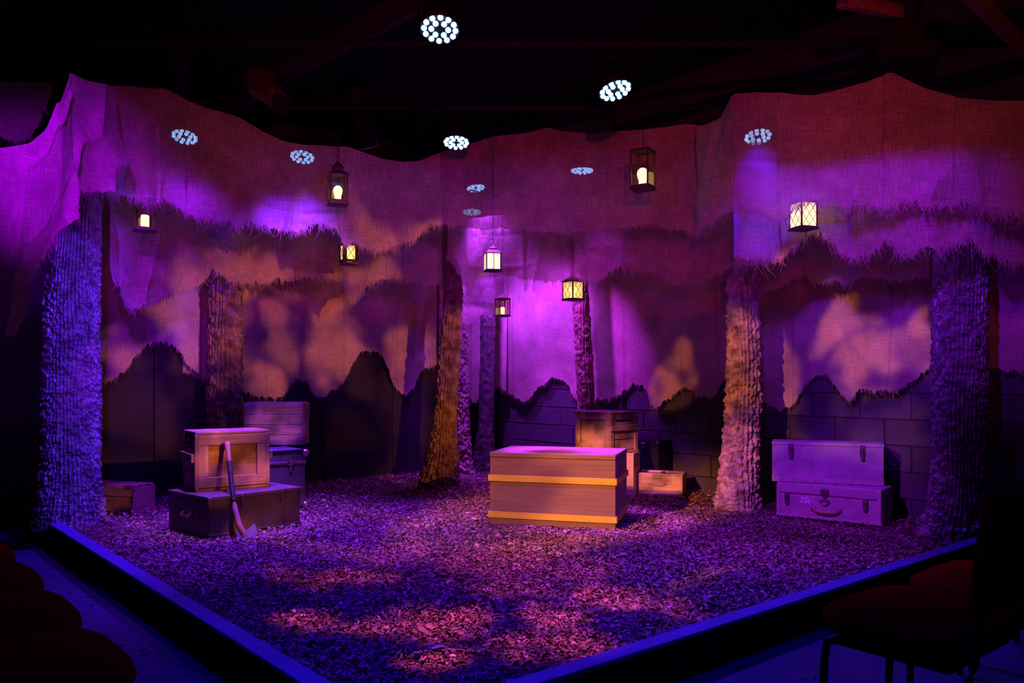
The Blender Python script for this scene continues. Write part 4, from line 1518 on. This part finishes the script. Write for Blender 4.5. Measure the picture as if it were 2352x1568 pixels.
# ------------------------------------------------------------------ overhead rig and ceiling
for i, (a, b) in enumerate((((-5, 3.4, 3.42), (5, 3.4, 3.42)), ((-4.8, 5.15, 3.42), (3.6, 5.15, 3.42)), ((-4.0, 6.45, 3.45), (2.5, 6.45, 3.45)), ((-1.6, 8.5, 3.45), (0.75, 8.5, 3.45)))):
    o = MB().cyl(a, b, .024, n=12).build('rig_pipe', 'pipe')
    tag(o, ['black rig pipe nearest the audience under the ceiling', 'second black rig pipe from the audience under the ceiling',
            'third black rig pipe above the middle of the stage', 'black rig pipe farthest back above the corner'][i], 'pipe', 'rig pipes under the ceiling')
for i, (a, b, s) in enumerate((((-3.0, 7.6, 3.75), (1.0, 3.6, 3.75), .07), ((-4.6, 6.4, 3.75), (-.4, 2.2, 3.75), .07), ((1.0, 7.5, 3.75), (5.2, 3.4, 3.75), .07))):
    a, b = Vector(a), Vector(b)
    m = MB()
    rot = (b - a).to_track_quat('X', 'Z').to_matrix()
    m.box((a + b) / 2, ((b - a).length, .05, .18), .004, rot)
    o = m.build('ceiling_beam', 'wallblack')
    o['kind'] = 'structure'
# bare timber joists, upper right
for a, b, h in (((1.6, 3.9, 3.44), (1.95, 4.62, 3.44), .05), ((1.93, 4.62, 3.45), (2.45, 4.95, 3.53), .09), ((2.2, 4.0, 3.32), (3.7, 5.5, 3.42), .10)):
    a, b = Vector(a), Vector(b)
    m = MB()
    m.box((a + b) / 2, ((b - a).length, .05, h), .003, (b - a).to_track_quat('X', 'Z').to_matrix())
    o = m.build('ceiling_joist', 'joist')
    o['kind'] = 'structure'


def profile_can(label, x, y, Y, yaw, pitch, mat):
    t = thing('profile_spotlight', label, 'stage light', at(x, y, Y))
    t.rotation_euler = (R(pitch), 0, R(yaw))
    MB().lathe([(0, -.30), (.07, -.30), (.075, -.05), (.09, .0), (.11, .06), (.11, .2), (.07, .26), (0, .27)], 20).build('barrel', mat, t, True)
    MB().box((0, 0, -.315), (.13, .13, .012), .002).build('gel_frame', 'gel' if mat == 'fixture' else 'fixture', t)
    m = MB()
    m.tube([(-.13, 0, .02), (-.13, .16, .05), (0, .22, .06), (.13, .16, .05), (.13, 0, .02)], .009, 6)
    m.build('yoke', 'fixture', t)


profile_can('rusty brown spotlight barrel above the left canopy', 612, 205, 5.6, 40, -55, 'rust')
profile_can('dark spotlight with a pale gel frame above the left canopy edge', 405, 150, 6.3, 20, 25, 'fixture')
profile_can('dark spotlight with a pale gel frame above the tall bronze lantern', 828, 252, 6.7, -30, 25, 'fixture')
t = thing('loudspeaker', 'dark loudspeaker box hanging above the peak of the right canopy', 'speaker', at(2085, 120, 5.0))
t.rotation_euler = (R(-20), R(12), R(-25))
MB().box((0, 0, 0), (.36, .26, .30), .008, seg=2).build('cabinet', 'fixture', t)
MB().box((0, -.134, 0), (.34, .008, .28), .003).build('grille', 'black', t)
MB().cyl((0, 0, .15), (0, 0, .5), .012).build('hanger', 'pipe', t)

# ------------------------------------------------------------------ audience chairs


def chair_proto():
    """origin on the floor under the middle of the seat's front edge; +y towards the back"""
    t = thing('audience_chair', '', 'chair', (0, 0, 0), 0, 'dark red audience chairs facing the stage')
    W, D, Z = .56, .48, .462
    m = MB()
    ring = []
    nn = 28
    for k in range(nn):
        a = 2 * math.pi * k / nn
        ca, sa = math.cos(a), math.sin(a)
        ring.append((math.copysign(abs(ca) ** .5, ca) * W / 2, math.copysign(abs(sa) ** .5, sa) * D / 2 + D / 2))
    prev = None
    c0 = Vector((0, D / 2))
    for f, z in ((.80, -.06), (.96, -.05), (1.0, -.02), (.98, .0), (.86, .018), (.5, .03), (.05, .034)):
        vs = [m.bm.verts.new((x * f, D / 2 + (y - D / 2) * f, Z + z)) for x, y in ring]
        if prev:
            for k in range(nn):
                m.bm.faces.new((prev[k], prev[(k + 1) % nn], vs[(k + 1) % nn], vs[k]))
        else:
            m.bm.faces.new(vs[::-1])
        prev = vs
    m.bm.faces.new(prev)
    m.build('seat', 'seat', t, True)
    MB().box((0, D + .03, .72), (W * .86, .05, .34), .022, Matrix.Rotation(R(-8), 3, 'X'), 3).build('backrest', 'seat', t, True)
    for sx in (-1, 1):
        x = sx * .225
        MB().tube([(x, .03, 0), (x, .04, .30), (x, .05, .365), (x, .09, .378), (x, .20, .378)], .013, 8).build('leg', 'tube', t)
        MB().tube([(x, D + .06, 0), (x, D - .01, .36), (x, D + .0, .40), (x, D + .05, .86)], .013, 8).build('leg', 'tube', t)
    MB().box((0, D / 2, .372), (W * .8, D * .75, .02), .003).build('seat_pan', 'tube', t)
    return t


proto = chair_proto()


def copy_tree(o, parent=None):
    c = o.copy()
    COL.objects.link(c)
    if parent is not None:
        c.parent = parent
    for ch in o.children:
        if ch is not c:
            copy_tree(ch, c)
    return c


def put_chair(o, p, yaw, label):
    o.location = p
    o.rotation_euler = (0, 0, yaw)
    o['label'] = label


# right bank: seat fronts 0.62 m from the kerb, backs away from it
outR, outL = NL, NR
yawR = math.atan2(outR.y, outR.x) - math.pi / 2
yawL = math.atan2(outL.y, outL.x) - math.pi / 2
kids = list(proto.children)
fr = Vector((1.00, 2.57, 0)) + E1 * .20
spots = []
for i, lb in enumerate(('nearest dark red chair in the bank on the right, legs showing', 'second dark chair from the front in the bank on the right',
                        'third dark chair from the front in the bank on the right', 'farthest dark chair in the bank on the right')):
    spots.append((fr + E1 * (.62 * i), yawR, lb))
fl = Vector((-1.27, 2.39, 0)) - E2 * .28
for i, lb in enumerate(('nearest dark red chair in the bank on the left', 'second dark chair from the front in the bank on the left',
                        'third dark chair from the front in the bank on the left', 'farthest dark chair in the bank on the left')):
    spots.append((fl + E2 * (.57 * i), yawL, lb))
for i, (p, yw, lb) in enumerate(spots):
    o = proto if i == 0 else copy_tree(proto)
    put_chair(o, p, yw, lb)

# ------------------------------------------------------------------ loose wood chips of the mulch
NCH = 190000
a = RNG.random(NCH) ** 0.85 * 5.2 + 0.09
b = RNG.random(NCH) ** 0.85 * 5.75 + 0.09
k = int(NCH * .55)                               # more of them near the front, where they can be told apart
a[:k] = RNG.random(k) * 4.2 + .09
b[:k] = RNG.random(k) * 3.6 + .09
cx_ = C0.x + a * E1.x + b * E2.x
cy_ = C0.y + a * E1.y + b * E2.y
vis = (np.abs(cx_ / cy_) < 0.68)
dR = (cx_ - WR.x) * NR.x + (cy_ - WR.y) * NR.y
dL = (cx_ - FL.x) * NL.x + (cy_ - FL.y) * NL.y
sL = (cx_ - FL.x) * E1.x + (cy_ - FL.y) * E1.y
vis &= (dR > 0.015) & ((dL > 0.035) | ((sL > 1.58) & (dL > -0.86)))
cx_, cy_, a, b = cx_[vis], cy_[vis], a[vis], b[vis]
n = len(cx_)
ln_ = RNG.gamma(2.6, .0045, n) + .004
wd = ln_ * RNG.uniform(.22, .6, n)
big = RNG.random(n) < .012
ln_[big] *= 1.7
wd[big] *= 1.5
az = RNG.random(n) * 2 * np.pi
tl = RNG.normal(0, .35, n)
rl = RNG.normal(0, .5, n)
zc = ZS + .003 + np.abs(RNG.normal(0, .007, n)) + .02 * (vn(a * 3, b * 3, 5) - .5)
dx = np.stack([np.cos(az) * np.cos(tl), np.sin(az) * np.cos(tl), np.sin(tl)], -1)
dy = np.stack([-np.sin(az) * np.cos(rl), np.cos(az) * np.cos(rl), np.sin(rl)], -1)
up = np.cross(dx, dy)
cen = np.stack([cx_, cy_, zc], -1)
L2, W2 = (ln_ / 2)[:, None], (wd / 2)[:, None]
bow = (ln_ * RNG.uniform(.02, .16, n))[:, None]
th_ = (wd * .25)[:, None]
p0 = cen - dx * L2 - dy * W2 * .6
p1 = cen - dx * L2 * .9 + dy * W2 * .8
p2 = cen + dx * L2 * .95 + dy * W2 * .7
p3 = cen + dx * L2 - dy * W2 * .9
p4 = cen - dy * W2 * 1.05 + up * bow
p5 = cen + dy * W2 * 1.05 + up * bow
p6 = cen - up * th_
vs = np.stack([p0, p1, p2, p3, p4, p5, p6], 1).reshape(-1, 3)
o7 = np.arange(n)[:, None] * 7
fq = np.concatenate([o7 + np.array([[0, 4, 5, 1]]), o7 + np.array([[4, 3, 2, 5]])])
me = np_mesh('mulch_chips', vs, fq, False)
pal = np.array([(.34, .20, .13), (.22, .12, .075), (.50, .33, .22), (.12, .065, .045), (.40, .25, .17), (.70, .52, .38), (.30, .15, .09)])
pick = RNG.choice(len(pal), n, p=[.26, .22, .14, .16, .14, .03, .05])
col = pal[pick] * RNG.uniform(.75, 1.2, n)[:, None]
vc = np.repeat(col, 7, 0)
ca = me.color_attributes.new('Col', 'FLOAT_COLOR', 'POINT')
ca.data.foreach_set('color', np.concatenate([np.clip(vc, 0, 1), np.ones((len(vc), 1))], 1).astype(np.float32).ravel())
mc = mesh_obj('mulch_chips', me, 'chips')
tag(mc, 'brown wood chip mulch covering the whole stage floor', 'mulch', kind='stuff')
# a few stray crumbs on the audience floor beside the kerbs
m = MB()
rg = random.Random(12)
for i in range(60):
    if i % 2:
        p = C0 + E2 * rg.uniform(.3, 4.0) + NR * rg.uniform(.05, .45)
    else:
        p = C0 + E1 * rg.uniform(.3, 3.0) + NL * rg.uniform(.05, .45)
    m.box((p.x, p.y, .004), (rg.uniform(.008, .03), rg.uniform(.006, .012), .006), 0, Matrix.Rotation(rg.random() * 6, 3, 'Z'))
tag(m.build('stray_chips', 'trunk_dark'), 'stray mulch crumbs scattered on the audience floor beside the kerbs', 'mulch', kind='stuff')
